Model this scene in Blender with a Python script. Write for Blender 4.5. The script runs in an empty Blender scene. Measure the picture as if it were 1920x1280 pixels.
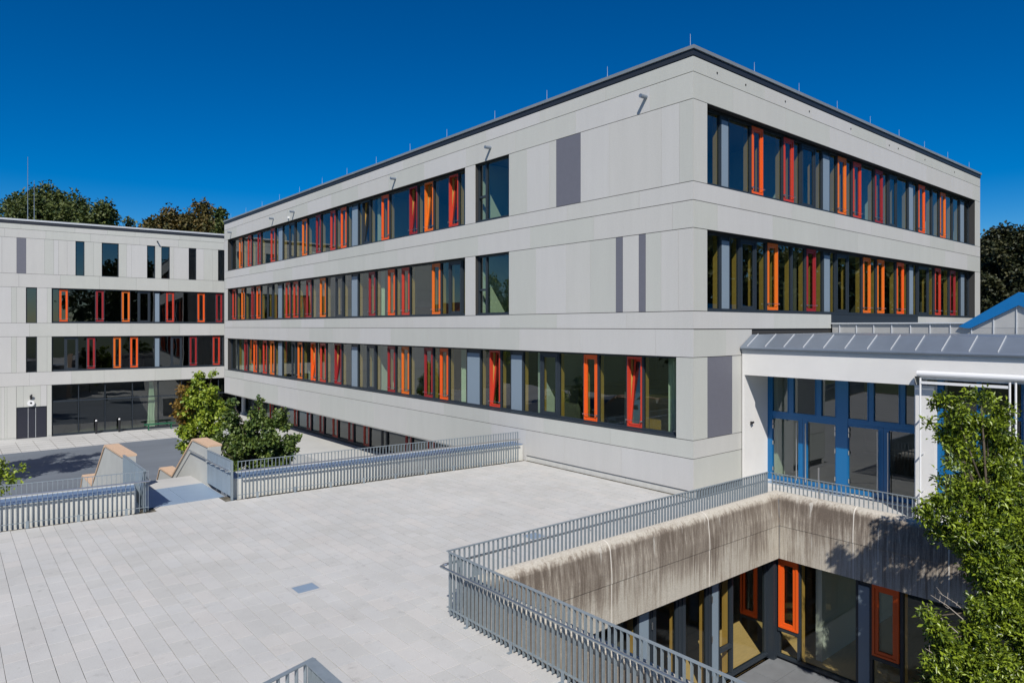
import bpy, math, random
import numpy as np
from mathutils import Vector, Matrix

SC = bpy.context.scene
COL = SC.collection
random.seed(7)
RNG = np.random.default_rng(11)

# ------------------------------------------------------------------ camera
# world axes follow the big building: +x along its right facade, +y along its
# left facade, its corner on the terrace is the origin, terrace level is z = 0
cd = bpy.data.cameras.new("camera")
cam = bpy.data.objects.new("camera", cd)
COL.objects.link(cam)
cam.location = (-15.92, -11.20, 4.74)
cam.rotation_euler = (math.radians(90), 0, math.radians(-39.95))
cd.sensor_width = 36.0
cd.lens = 23.906
cd.shift_y = -28.0 / 1920.0
cd.clip_start = 0.1
cd.clip_end = 6000
SC.camera = cam

# ------------------------------------------------------------------ light
SUN = Vector((-0.69, -0.75, 1.0)).normalized()
SUN_EL = math.asin(SUN.z)
SUN_ROT = math.atan2(SUN.x, SUN.y)
w = bpy.data.worlds.new("World")
SC.world = w
w.use_nodes = True
nt = w.node_tree
nt.nodes.clear()
wo = nt.nodes.new('ShaderNodeOutputWorld')
bg = nt.nodes.new('ShaderNodeBackground')
sky = nt.nodes.new('ShaderNodeTexSky')
sky.sky_type = 'NISHITA'
sky.sun_disc = False
sky.sun_elevation = SUN_EL
sky.sun_rotation = SUN_ROT
sky.altitude = 300
sky.air_density = 0.9
sky.dust_density = 0.25
sky.ozone_density = 4.0
hs = nt.nodes.new('ShaderNodeHueSaturation')
hs.inputs['Saturation'].default_value = 1.55
hs.inputs['Hue'].default_value = 0.502
gm = nt.nodes.new('ShaderNodeGamma')
gm.inputs['Gamma'].default_value = 1.12
nt.links.new(sky.outputs[0], hs.inputs['Color'])
nt.links.new(hs.outputs[0], gm.inputs[0])
nt.links.new(gm.outputs[0], bg.inputs[0])
bg.inputs[1].default_value = 0.066
nt.links.new(bg.outputs[0], wo.inputs[0])

sd = bpy.data.lights.new("sun", 'SUN')
sd.energy = 5.0
sd.angle = math.radians(0.5)
sd.color = (1.0, 0.945, 0.865)
sun = bpy.data.objects.new("sun", sd)
COL.objects.link(sun)
sun.rotation_euler = SUN.to_track_quat('Z', 'Y').to_euler()
sun.location = (-20, -30, 40)

SC.view_settings.view_transform = 'Standard'
SC.view_settings.look = 'None'
SC.view_settings.gamma = 1
SC.view_settings.exposure = 0.12
SC.view_settings.use_curve_mapping = False
SC.render.engine = 'CYCLES'
SC.cycles.transparent_max_bounces = 16
SC.cycles.max_bounces = 8

# ------------------------------------------------------------------ materials
def new_mat(name):
    m = bpy.data.materials.new(name)
    m.use_nodes = True
    t = m.node_tree
    b = t.nodes['Principled BSDF']
    return m, t, b

def mul(c, k):
    return tuple(min(1.0, x * k) for x in c[:3]) + (1,)

def plain(name, col, rough=0.5, metal=0.0, var=0.0, nscale=3.0, stretch=(1, 1, 1), bump=0.0, bscale=60.0, rnd=0.0, spec=None):
    m, t, b = new_mat(name)
    b.inputs['Roughness'].default_value = rough
    b.inputs['Metallic'].default_value = metal
    if spec is not None:
        b.inputs['Specular IOR Level'].default_value = spec
    b.inputs['Base Color'].default_value = (*col, 1)
    tc = t.nodes.new('ShaderNodeTexCoord')
    mp = t.nodes.new('ShaderNodeMapping')
    mp.inputs['Scale'].default_value = stretch
    geo = t.nodes.new('ShaderNodeNewGeometry')
    t.links.new(geo.outputs['Position'], mp.inputs[0])
    last = None
    if var > 0:
        n = t.nodes.new('ShaderNodeTexNoise')
        n.inputs['Scale'].default_value = nscale
        n.inputs['Detail'].default_value = 8
        n.inputs['Roughness'].default_value = 0.62
        t.links.new(mp.outputs[0], n.inputs['Vector'])
        r = t.nodes.new('ShaderNodeMapRange')
        r.inputs[1].default_value = 0.25
        r.inputs[2].default_value = 0.75
        r.inputs[3].default_value = 1 - var
        r.inputs[4].default_value = 1 + var
        t.links.new(n.outputs['Fac'], r.inputs[0])
        last = r.outputs[0]
    if rnd > 0:
        oi = t.nodes.new('ShaderNodeObjectInfo')
        r2 = t.nodes.new('ShaderNodeMapRange')
        r2.inputs[3].default_value = 1 - rnd
        r2.inputs[4].default_value = 1 + rnd
        t.links.new(oi.outputs['Random'], r2.inputs[0])
        if last is None:
            last = r2.outputs[0]
        else:
            mm = t.nodes.new('ShaderNodeMath')
            mm.operation = 'MULTIPLY'
            t.links.new(last, mm.inputs[0])
            t.links.new(r2.outputs[0], mm.inputs[1])
            last = mm.outputs[0]
    if last is not None:
        v = t.nodes.new('ShaderNodeVectorMath')
        v.operation = 'SCALE'
        v.inputs[0].default_value = col
        t.links.new(last, v.inputs['Scale'])
        t.links.new(v.outputs[0], b.inputs['Base Color'])
    if bump > 0:
        n = t.nodes.new('ShaderNodeTexNoise')
        n.inputs['Scale'].default_value = bscale
        n.inputs['Detail'].default_value = 4
        t.links.new(geo.outputs['Position'], n.inputs['Vector'])
        bp = t.nodes.new('ShaderNodeBump')
        bp.inputs['Strength'].default_value = bump
        bp.inputs['Distance'].default_value = 0.01
        t.links.new(n.outputs['Fac'], bp.inputs['Height'])
        t.links.new(bp.outputs[0], b.inputs['Normal'])
    return m

def facade_mat():
    m, t, b = new_mat("fibre_cement")
    geo = t.nodes.new('ShaderNodeNewGeometry')
    oi = t.nodes.new('ShaderNodeObjectInfo')
    ramp = t.nodes.new('ShaderNodeValToRGB')
    el = ramp.color_ramp.elements
    el[0].position = 0; el[0].color = (0.418, 0.426, 0.400, 1)
    el[1].position = 1; el[1].color = (0.468, 0.467, 0.460, 1)
    e = el.new(0.3); e.color = (0.435, 0.445, 0.415, 1)
    e = el.new(0.6); e.color = (0.455, 0.452, 0.435, 1)
    t.links.new(oi.outputs['Random'], ramp.inputs[0])
    mp = t.nodes.new('ShaderNodeMapping'); mp.inputs['Scale'].default_value = (1.0, 1.0, 0.14)
    t.links.new(geo.outputs['Position'], mp.inputs[0])
    n = t.nodes.new('ShaderNodeTexNoise'); n.inputs['Scale'].default_value = 2.2; n.inputs['Detail'].default_value = 8; n.inputs['Roughness'].default_value = 0.7
    t.links.new(mp.outputs[0], n.inputs['Vector'])
    n2 = t.nodes.new('ShaderNodeTexNoise'); n2.inputs['Scale'].default_value = 26; n2.inputs['Detail'].default_value = 5
    t.links.new(geo.outputs['Position'], n2.inputs['Vector'])
    r = t.nodes.new('ShaderNodeMapRange'); r.inputs[1].default_value = .3; r.inputs[2].default_value = .7; r.inputs[3].default_value = 0.965; r.inputs[4].default_value = 1.03
    t.links.new(n.outputs['Fac'], r.inputs[0])
    r2 = t.nodes.new('ShaderNodeMapRange'); r2.inputs[1].default_value = .3; r2.inputs[2].default_value = .7; r2.inputs[3].default_value = 0.965; r2.inputs[4].default_value = 1.035
    t.links.new(n2.outputs['Fac'], r2.inputs[0])
    mm = t.nodes.new('ShaderNodeMath'); mm.operation = 'MULTIPLY'
    t.links.new(r.outputs[0], mm.inputs[0]); t.links.new(r2.outputs[0], mm.inputs[1])
    v = t.nodes.new('ShaderNodeVectorMath'); v.operation = 'SCALE'
    t.links.new(ramp.outputs[0], v.inputs[0]); t.links.new(mm.outputs[0], v.inputs['Scale'])
    t.links.new(v.outputs[0], b.inputs['Base Color'])
    b.inputs['Roughness'].default_value = 0.75
    return m

def glass_mat(name, tint, ior=1.7):
    m = bpy.data.materials.new(name)
    m.use_nodes = True
    t = m.node_tree
    t.nodes.clear()
    o = t.nodes.new('ShaderNodeOutputMaterial')
    mx = t.nodes.new('ShaderNodeMixShader')
    tr = t.nodes.new('ShaderNodeBsdfTransparent'); tr.inputs[0].default_value = (*tint, 1)
    gl = t.nodes.new('ShaderNodeBsdfGlossy'); gl.inputs['Roughness'].default_value = 0.0
    gl.inputs['Color'].default_value = (0.92, 0.97, 1.0, 1)
    # slight waviness of the panes so reflections wobble
    geo = t.nodes.new('ShaderNodeNewGeometry')
    n = t.nodes.new('ShaderNodeTexNoise'); n.inputs['Scale'].default_value = 0.9; n.inputs['Detail'].default_value = 1
    t.links.new(geo.outputs['Position'], n.inputs['Vector'])
    bp = t.nodes.new('ShaderNodeBump'); bp.inputs['Strength'].default_value = 0.12; bp.inputs['Distance'].default_value = 0.02
    t.links.new(n.outputs['Fac'], bp.inputs['Height'])
    t.links.new(bp.outputs[0], gl.inputs['Normal'])
    # Schlick reflectance from the angle alone, the same from both sides of the pane
    f0 = ((ior - 1) / (ior + 1)) ** 2 * 1.6
    dt = t.nodes.new('ShaderNodeVectorMath'); dt.operation = 'DOT_PRODUCT'
    t.links.new(geo.outputs['Incoming'], dt.inputs[0]); t.links.new(geo.outputs['Normal'], dt.inputs[1])
    ab = t.nodes.new('ShaderNodeMath'); ab.operation = 'ABSOLUTE'; t.links.new(dt.outputs['Value'], ab.inputs[0])
    om = t.nodes.new('ShaderNodeMath'); om.operation = 'SUBTRACT'; om.inputs[0].default_value = 1.0; om.use_clamp = True; t.links.new(ab.outputs[0], om.inputs[1])
    pw = t.nodes.new('ShaderNodeMath'); pw.operation = 'POWER'; pw.inputs[1].default_value = 5.0; t.links.new(om.outputs[0], pw.inputs[0])
    ma = t.nodes.new('ShaderNodeMath'); ma.operation = 'MULTIPLY_ADD'; ma.inputs[1].default_value = 1 - f0; ma.inputs[2].default_value = f0; t.links.new(pw.outputs[0], ma.inputs[0])
    t.links.new(ma.outputs[0], mx.inputs[0])
    t.links.new(tr.outputs[0], mx.inputs[1])
    t.links.new(gl.outputs[0], mx.inputs[2])
    t.links.new(mx.outputs[0], o.inputs[0])
    return m

def concrete_stained():
    m, t, b = new_mat("weathered_concrete")
    geo = t.nodes.new('ShaderNodeNewGeometry')
    sep = t.nodes.new('ShaderNodeSeparateXYZ')
    t.links.new(geo.outputs['Position'], sep.inputs[0])
    mp = t.nodes.new('ShaderNodeMapping'); mp.inputs['Scale'].default_value = (5.5, 5.5, 0.26)
    t.links.new(geo.outputs['Position'], mp.inputs[0])
    n = t.nodes.new('ShaderNodeTexNoise'); n.inputs['Scale'].default_value = 2.6; n.inputs['Detail'].default_value = 10; n.inputs['Roughness'].default_value = 0.72
    t.links.new(mp.outputs[0], n.inputs['Vector'])
    nb = t.nodes.new('ShaderNodeTexNoise'); nb.inputs['Scale'].default_value = 0.9; nb.inputs['Detail'].default_value = 6
    t.links.new(geo.outputs['Position'], nb.inputs['Vector'])
    nf = t.nodes.new('ShaderNodeTexNoise'); nf.inputs['Scale'].default_value = 38; nf.inputs['Detail'].default_value = 6; nf.inputs['Roughness'].default_value = 0.8
    t.links.new(geo.outputs['Position'], nf.inputs['Vector'])
    # band of grime below the rounded shoulder, running out downwards in streaks
    zr = t.nodes.new('ShaderNodeMapRange'); zr.inputs[1].default_value = -0.95; zr.inputs[2].default_value = 0.45; zr.inputs[3].default_value = -0.12; zr.inputs[4].default_value = 0.15
    t.links.new(sep.outputs['Z'], zr.inputs[0])
    zt = t.nodes.new('ShaderNodeMapRange'); zt.inputs[1].default_value = 0.48; zt.inputs[2].default_value = 0.66; zt.inputs[3].default_value = 0.0; zt.inputs[4].default_value = 0.35
    t.links.new(sep.outputs['Z'], zt.inputs[0])
    a1 = t.nodes.new('ShaderNodeMath'); a1.operation = 'ADD'
    t.links.new(n.outputs['Fac'], a1.inputs[0]); t.links.new(zr.outputs[0], a1.inputs[1])
    a2 = t.nodes.new('ShaderNodeMath'); a2.operation = 'SUBTRACT'
    t.links.new(a1.outputs[0], a2.inputs[0]); t.links.new(zt.outputs[0], a2.inputs[1])
    a3 = t.nodes.new('ShaderNodeMath'); a3.operation = 'MULTIPLY_ADD'; a3.inputs[1].default_value = 0.45; 
    t.links.new(nb.outputs['Fac'], a3.inputs[0]); t.links.new(a2.outputs[0], a3.inputs[2])
    rp = t.nodes.new('ShaderNodeValToRGB')
    e = rp.color_ramp.elements
    e[0].position = 0.57; e[0].color = (0.46, 0.43, 0.37, 1)
    e[1].position = 0.93; e[1].color = (0.135, 0.108, 0.085, 1)
    k = e.new(0.69); k.color = (0.37, 0.335, 0.28, 1)
    k = e.new(0.77); k.color = (0.25, 0.215, 0.175, 1)
    t.links.new(a3.outputs[0], rp.inputs[0])
    mp2 = t.nodes.new('ShaderNodeMapping'); mp2.inputs['Scale'].default_value = (2.2, 2.2, 0.12); mp2.inputs['Location'].default_value = (7, 3, 1)
    t.links.new(geo.outputs['Position'], mp2.inputs[0])
    nl = t.nodes.new('ShaderNodeTexNoise'); nl.inputs['Scale'].default_value = 3.0; nl.inputs['Detail'].default_value = 4; nl.inputs['Roughness'].default_value = 0.5
    t.links.new(mp2.outputs[0], nl.inputs['Vector'])
    rl = t.nodes.new('ShaderNodeMapRange'); rl.inputs[1].default_value = .66; rl.inputs[2].default_value = .70; rl.inputs[3].default_value = 0.0; rl.inputs[4].default_value = 0.75
    t.links.new(nl.outputs['Fac'], rl.inputs[0])
    ml = t.nodes.new('ShaderNodeMix'); ml.data_type = 'RGBA'; ml.inputs[7].default_value = (0.50, 0.48, 0.43, 1)
    t.links.new(rl.outputs[0], ml.inputs[0]); t.links.new(rp.outputs[0], ml.inputs[6])
    r = t.nodes.new('ShaderNodeMapRange'); r.inputs[1].default_value = .3; r.inputs[2].default_value = .7; r.inputs[3].default_value = 0.72; r.inputs[4].default_value = 1.22
    t.links.new(nf.outputs['Fac'], r.inputs[0])
    v = t.nodes.new('ShaderNodeVectorMath'); v.operation = 'SCALE'
    t.links.new(ml.outputs[2], v.inputs[0]); t.links.new(r.outputs[0], v.inputs['Scale'])
    t.links.new(v.outputs[0], b.inputs['Base Color'])
    b.inputs['Roughness'].default_value = 0.9
    bp = t.nodes.new('ShaderNodeBump'); bp.inputs['Strength'].default_value = 0.5; bp.inputs['Distance'].default_value = 0.01
    t.links.new(nf.outputs['Fac'], bp.inputs['Height']); t.links.new(bp.outputs[0], b.inputs['Normal'])
    return m

def leaf_mat(name, c1, c2, rough=0.5, trans=0.22):
    m, t, b = new_mat(name)
    at = t.nodes.new('ShaderNodeAttribute'); at.attribute_name = 'tone'
    mx = t.nodes.new('ShaderNodeMix'); mx.data_type = 'RGBA'
    mx.inputs[6].default_value = (*c1, 1); mx.inputs[7].default_value = (*c2, 1)
    t.links.new(at.outputs['Fac'], mx.inputs[0])
    t.links.new(mx.outputs[2], b.inputs['Base Color'])
    b.inputs['Roughness'].default_value = rough
    tl = t.nodes.new('ShaderNodeBsdfTranslucent')
    t.links.new(mx.outputs[2], tl.inputs[0])
    ms = t.nodes.new('ShaderNodeMixShader'); ms.inputs[0].default_value = trans
    out = t.nodes['Material Output']
    t.links.new(b.outputs[0], ms.inputs[1]); t.links.new(tl.outputs[0], ms.inputs[2])
    t.links.new(ms.outputs[0], out.inputs[0])
    return m

def paving_mat(name, attr):
    m, t, b = new_mat(name)
    geo = t.nodes.new('ShaderNodeNewGeometry')
    n = t.nodes.new('ShaderNodeTexNoise'); n.inputs['Scale'].default_value = 0.45; n.inputs['Detail'].default_value = 9; n.inputs['Roughness'].default_value = 0.65
    t.links.new(geo.outputs['Position'], n.inputs['Vector'])
    n2 = t.nodes.new('ShaderNodeTexNoise'); n2.inputs['Scale'].default_value = 55; n2.inputs['Detail'].default_value = 5
    t.links.new(geo.outputs['Position'], n2.inputs['Vector'])
    r = t.nodes.new('ShaderNodeMapRange'); r.inputs[1].default_value = .3; r.inputs[2].default_value = .7; r.inputs[3].default_value = 0.90; r.inputs[4].default_value = 1.08
    t.links.new(n.outputs['Fac'], r.inputs[0])
    r2 = t.nodes.new('ShaderNodeMapRange'); r2.inputs[1].default_value = .3; r2.inputs[2].default_value = .7; r2.inputs[3].default_value = 0.93; r2.inputs[4].default_value = 1.05
    t.links.new(n2.outputs['Fac'], r2.inputs[0])
    rp = t.nodes.new('ShaderNodeValToRGB'); e = rp.color_ramp.elements
    e[0].position = 0; e[0].color = (0.435, 0.433, 0.415, 1)
    e[1].position = 1; e[1].color = (0.475, 0.465, 0.445, 1)
    k = e.new(0.5); k.color = (0.455, 0.457, 0.447, 1)
    if attr:
        s = t.nodes.new('ShaderNodeAttribute'); s.attribute_name = 'tone'; t.links.new(s.outputs['Fac'], rp.inputs[0])
    else:
        s = t.nodes.new('ShaderNodeObjectInfo'); t.links.new(s.outputs['Random'], rp.inputs[0])
    n3 = t.nodes.new('ShaderNodeTexNoise'); n3.inputs['Scale'].default_value = 3.4; n3.inputs['Detail'].default_value = 7; n3.inputs['Roughness'].default_value = 0.75
    t.links.new(geo.outputs['Position'], n3.inputs['Vector'])
    r3 = t.nodes.new('ShaderNodeMapRange'); r3.inputs[1].default_value = .57; r3.inputs[2].default_value = .74; r3.inputs[3].default_value = 1.0; r3.inputs[4].default_value = 0.74
    t.links.new(n3.outputs['Fac'], r3.inputs[0])
    m0 = t.nodes.new('ShaderNodeMath'); m0.operation = 'MULTIPLY'
    t.links.new(r.outputs[0], m0.inputs[0]); t.links.new(r3.outputs[0], m0.inputs[1])
    mm = t.nodes.new('ShaderNodeMath'); mm.operation = 'MULTIPLY'
    t.links.new(m0.outputs[0], mm.inputs[0]); t.links.new(r2.outputs[0], mm.inputs[1])
    v = t.nodes.new('ShaderNodeVectorMath'); v.operation = 'SCALE'
    t.links.new(rp.outputs[0], v.inputs[0]); t.links.new(mm.outputs[0], v.inputs['Scale'])
    t.links.new(v.outputs[0], b.inputs['Base Color'])
    b.inputs['Roughness'].default_value = 0.85
    return m

M = {}
M['facade'] = facade_mat()
M['grey_panel'] = plain('grey_fibre_cement', (0.125, 0.128, 0.155), 0.6, var=0.05, nscale=6)
M['cavity'] = plain('cavity_black', (0.03, 0.03, 0.03), 0.9)
M['roof_metal'] = plain('roof_edge_metal', (0.50, 0.52, 0.54), 0.5, 0.2, var=0.06)
M['edge_grey'] = plain('grey_roof_edge', (0.24, 0.27, 0.29), 0.5, 0.3, var=0.06, rnd=.06)
M['roof_dark'] = plain('dark_roof', (0.018, 0.022, 0.03), 0.5)
M['anthracite'] = plain('anthracite_frame', (0.022, 0.030, 0.040), 0.42)
M['blue_grey'] = plain('blue_grey_infill', (0.19, 0.245, 0.30), 0.4, rnd=0.05)
M['orange'] = plain('orange_frame', (0.72, 0.098, 0.010), 0.4)
M['amber'] = plain('amber_frame', (0.68, 0.145, 0.012), 0.4)
M['red'] = plain('red_frame', (0.48, 0.042, 0.020), 0.4)
M['crimson'] = plain('crimson_frame', (0.27, 0.018, 0.020), 0.4)
M['oak'] = plain('oak_post', (0.50, 0.30, 0.075), 0.5, var=0.12, nscale=5, stretch=(4, 4, .5))
M['glass'] = glass_mat('window_glass', (0.55, 0.63, 0.55), 1.78)
M['glass_dark'] = glass_mat('dark_window_glass', (0.30, 0.36, 0.34), 1.75)
M['glass_clear'] = glass_mat('clear_window_glass', (0.74, 0.78, 0.72), 1.5)
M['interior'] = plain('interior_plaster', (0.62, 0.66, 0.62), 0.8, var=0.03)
M['interior_dark'] = plain('interior_dim', (0.13, 0.12, 0.10), 0.8, var=0.08, rnd=0.75)  # dimness of the rooms put into the wall colour, varied per object
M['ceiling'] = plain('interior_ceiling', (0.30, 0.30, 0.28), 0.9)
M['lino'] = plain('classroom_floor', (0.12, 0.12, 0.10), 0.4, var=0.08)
M['parquet'] = plain('wood_floor', (0.62, 0.42, 0.18), 0.4, var=0.15, nscale=4, stretch=(1, 8, 1))
M['white'] = plain('white_render', (0.63, 0.625, 0.61), 0.85, var=0.04, nscale=1.2, bump=0.25, bscale=120)
M['white_paint'] = plain('white_powder_coat', (0.68, 0.69, 0.70), 0.35)
M['zinc'] = plain('zinc_sheet', (0.22, 0.26, 0.315), 0.42, 0.5, var=0.10, nscale=1.5, rnd=0.06)
M['zinc_wall'] = plain('zinc_wall_sheet', (0.38, 0.38, 0.37), 0.55, 0.3, var=0.08, nscale=2, rnd=0.08)
M['blue'] = plain('blue_frame', (0.004, 0.118, 0.30), 0.35)
M['blue_sheet'] = plain('blue_verge_sheet', (0.004, 0.12, 0.33), 0.35, var=0.05)
M['steel'] = plain('galvanised_steel', (0.245, 0.29, 0.32), 0.45, 0.3, var=0.12, nscale=14)
M['steel_sheet'] = plain('galvanised_sheet', (0.30, 0.37, 0.43), 0.5, 0.35, var=0.12, nscale=3, stretch=(2, 2, .4), rnd=0.05)
M['stainless'] = plain('stainless_tube', (0.55, 0.55, 0.54), 0.28, 0.9)
M['plate'] = plain('steel_cover_plate', (0.24, 0.32, 0.42), 0.5, 0.2, var=0.06, nscale=3)
M['coping'] = plain('coping_sheet', (0.15, 0.23, 0.36), 0.4, 0.3, var=0.08)  # blue-grey metal, its blue deepened to stand for the reflected sky
M['wood_cap'] = plain('larch_cap', (0.56, 0.39, 0.26), 0.6, var=0.12, nscale=3, stretch=(14, 1, 14))
M['concrete'] = plain('smooth_concrete', (0.40, 0.41, 0.39), 0.85, var=0.09, nscale=1.3, bump=0.2)
M['parapet'] = plain('parapet_render', (0.52, 0.52, 0.49), 0.85, var=0.10, nscale=2.5, stretch=(2, 2, .5), bump=0.2)
M['old_concrete'] = concrete_stained()
M['court'] = plain('court_concrete_paving', (0.42, 0.42, 0.41), 0.85, var=0.12, nscale=0.35)
M['asphalt'] = plain('blue_grey_asphalt', (0.118, 0.138, 0.165), 0.8, var=0.16, nscale=0.4, stretch=(.4, 1.6, 1))
M['soil'] = plain('grassy_ground', (0.06, 0.08, 0.03), 0.95, var=0.3, nscale=0.2)
def joint_mat():
    m, t, b = new_mat('paving_joint')
    geo = t.nodes.new('ShaderNodeNewGeometry')
    n = t.nodes.new('ShaderNodeTexNoise'); n.inputs['Scale'].default_value = 1.6; n.inputs['Detail'].default_value = 9; n.inputs['Roughness'].default_value = 0.8
    t.links.new(geo.outputs['Position'], n.inputs['Vector'])
    rp = t.nodes.new('ShaderNodeValToRGB'); e = rp.color_ramp.elements
    e[0].position = 0.38; e[0].color = (0.17, 0.155, 0.125, 1)
    e[1].position = 0.60; e[1].color = (0.045, 0.04, 0.025, 1)
    t.links.new(n.outputs['Fac'], rp.inputs[0]); t.links.new(rp.outputs[0], b.inputs['Base Color'])
    b.inputs['Roughness'].default_value = 0.95
    return m
M['joint'] = joint_mat()
M['platform'] = plain('platform_paving', (0.42, 0.425, 0.41), 0.85, var=0.07, nscale=0.6)
M['pitfloor'] = plain('shaded_pit_slabs', (0.15, 0.16, 0.17), 0.85, var=0.15, nscale=2)  # base colour darkened in place of leaf shadows on the yard floor
M['green_paint'] = plain('green_bench_paint', (0.015, 0.11, 0.055), 0.45)
M['black_paint'] = plain('black_paint', (0.015, 0.015, 0.018), 0.4)
M['door_dark'] = plain('dark_door_leaf', (0.018, 0.019, 0.03), 0.45)
M['bark'] = plain('bark', (0.075, 0.06, 0.042), 0.9, var=0.3, nscale=12, stretch=(1, 1, .3))
M['twig'] = plain('bare_twig', (0.32, 0.28, 0.24), 0.8)
M['seal'] = plain('joint_sealant', (0.62, 0.59, 0.53), 0.8, var=0.1)
M['curtain'] = plain('pale_green_curtain', (0.62, 0.70, 0.60), 0.8)
M['tile_roof'] = plain('orange_tile_roof', (0.34, 0.09, 0.035), 0.8, var=0.2, nscale=3)
M['house'] = plain('house_render', (0.45, 0.43, 0.38), 0.9)
M['chair_green'] = plain('olive_chair_shell', (0.22, 0.27, 0.08), 0.5)
M['table_top'] = plain('pale_table_top', (0.55, 0.52, 0.45), 0.4)
M['paver'] = paving_mat('concrete_paver', False)
M['paver_attr'] = paving_mat('concrete_paver_joined', True)
M['leaf_mag'] = leaf_mat('glossy_leaf', (0.030, 0.062, 0.008), (0.26, 0.34, 0.025), 0.36, 0.22)
M['leaf_yellow'] = leaf_mat('young_maple_leaf', (0.12, 0.20, 0.02), (0.30, 0.36, 0.03), 0.5, 0.18)
M['leaf_rust'] = leaf_mat('rusty_maple_leaf', (0.17, 0.09, 0.02), (0.26, 0.17, 0.03), 0.5, 0.25)
M['leaf_dark'] = leaf_mat('dark_maple_leaf', (0.035, 0.075, 0.018), (0.14, 0.19, 0.035), 0.5, 0.2)
M['leaf_wood'] = leaf_mat('woodland_leaf', (0.026, 0.052, 0.012), (0.095, 0.115, 0.022), 0.6, 0.15)
M['leaf_autumn'] = leaf_mat('turning_leaf', (0.045, 0.055, 0.012), (0.13, 0.085, 0.018), 0.6, 0.15)
M['leaf_oak'] = leaf_mat('dark_oak_leaf', (0.014, 0.024, 0.008), (0.05, 0.05, 0.014), 0.6, 0.12)  # darkest of the leaf greens, for the trees at the right

# ------------------------------------------------------------------ helpers
def link(o, parent=None):
    COL.objects.link(o)
    if parent is not None:
        o.parent = parent
    return o

def thing(name, label, cat, loc=(0, 0, 0), rz=0, group=None):
    o = bpy.data.objects.new(name, None)
    o.location = loc
    o.rotation_euler = (0, 0, rz)
    o.empty_display_size = 0.3
    COL.objects.link(o)
    o['label'] = label
    o['category'] = cat
    if group:
        o['group'] = group
    return o

def tag(o, label, cat, group=None):
    o['label'] = label
    o['category'] = cat
    if group:
        o['group'] = group
    return o

def struct(o):
    o['kind'] = 'structure'
    return o

class MB:
    """collects solids into one mesh"""
    def __init__(s):
        s.v = []; s.f = []
    def box(s, x0, x1, y0, y1, z0, z1):
        if x0 > x1: x0, x1 = x1, x0
        if y0 > y1: y0, y1 = y1, y0
        if z0 > z1: z0, z1 = z1, z0
        n = len(s.v)
        s.v += [(x0, y0, z0), (x1, y0, z0), (x1, y1, z0), (x0, y1, z0), (x0, y0, z1), (x1, y0, z1), (x1, y1, z1), (x0, y1, z1)]
        s.f += [tuple(n + i for i in q) for q in ((0, 3, 2, 1), (4, 5, 6, 7), (0, 1, 5, 4), (1, 2, 6, 5), (2, 3, 7, 6), (3, 0, 4, 7))]
        return s
    def prism(s, poly, z0, z1):
        """poly: ccw list of (x, y)"""
        n = len(s.v); k = len(poly)
        s.v += [(x, y, z0) for x, y in poly] + [(x, y, z1) for x, y in poly]
        s.f.append(tuple(n + i for i in range(k))[::-1])
        s.f.append(tuple(n + k + i for i in range(k)))
        for i in range(k):
            j = (i + 1) % k
            s.f.append((n + i, n + j, n + k + j, n + k + i))
        return s
    def extr(s, prof, A, B, U):
        """profile [(a, z)] placed at A and B, a measured along unit dir U"""
        n = len(s.v); k = len(prof)
        for P in (A, B):
            s.v += [(P[0] + U[0] * a, P[1] + U[1] * a, P[2] + z) for a, z in prof]
        s.f.append(tuple(n + i for i in range(k)))
        s.f.append(tuple(n + k + i for i in range(k))[::-1])
        for i in range(k):
            j = (i + 1) % k
            s.f.append((n + j, n + i, n + k + i, n + k + j))
        return s
    def tube(s, pts, rads, sides=8):
        pts = [Vector(p) for p in pts]
        if not hasattr(rads, '__len__'):
            rads = [rads] * len(pts)
        n0 = len(s.v)
        up = Vector((0, 0, 1))
        for i, p in enumerate(pts):
            d = (pts[min(i + 1, len(pts) - 1)] - pts[max(i - 1, 0)])
            if d.length < 1e-6: d = Vector((0, 0, 1))
            d.normalize()
            a = d.cross(up)
            if a.length < 0.05: a = d.cross(Vector((1, 0, 0)))
            a.normalize(); b = d.cross(a)
            for k in range(sides):
                t = 2 * math.pi * k / sides
                s.v.append(tuple(p + (a * math.cos(t) + b * math.sin(t)) * rads[i]))
        for i in range(len(pts) - 1):
            for k in range(sides):
                j = (k + 1) % sides
                s.f.append((n0 + i * sides + k, n0 + i * sides + j, n0 + (i + 1) * sides + j, n0 + (i + 1) * sides + k))
        s.f.append(tuple(n0 + k for k in range(sides))[::-1])
        e = n0 + (len(pts) - 1) * sides
        s.f.append(tuple(e + k for k in range(sides)))
        return s
    def mesh(s, name, mat):
        me = bpy.data.meshes.new(name)
        me.from_pydata(s.v, [], s.f)
        me.materials.append(mat)
        me.update()
        return me
    def obj(s, name, mat, parent=None, smooth=False, fix=True):
        me = s.mesh(name, mat)
        if fix:
            import bmesh
            b = bmesh.new(); b.from_mesh(me)
            bmesh.ops.recalc_face_normals(b, faces=b.faces)
            b.to_mesh(me); b.free()
        if smooth:
            me.polygons.foreach_set('use_smooth', [True] * len(me.polygons))
        o = bpy.data.objects.new(name, me)
        return link(o, parent)

def solid(name, mat, parent, *b):
    return MB().box(*b).obj(name, mat, parent)

class Fac:
    """a facade: u runs along it, d goes into the building, z up.
    sgn = -1 when u grows against the local x axis."""
    def __init__(s, ox, oy, ang, sgn=1):
        s.o = (ox, oy); s.a = ang; s.sgn = sgn
        s.c = math.cos(ang); s.s = math.sin(ang)
    def pt(s, u, d, z=0.0):
        x = u * s.sgn
        return (s.o[0] + x * s.c - d * s.s, s.o[1] + x * s.s + d * s.c, z)

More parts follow.
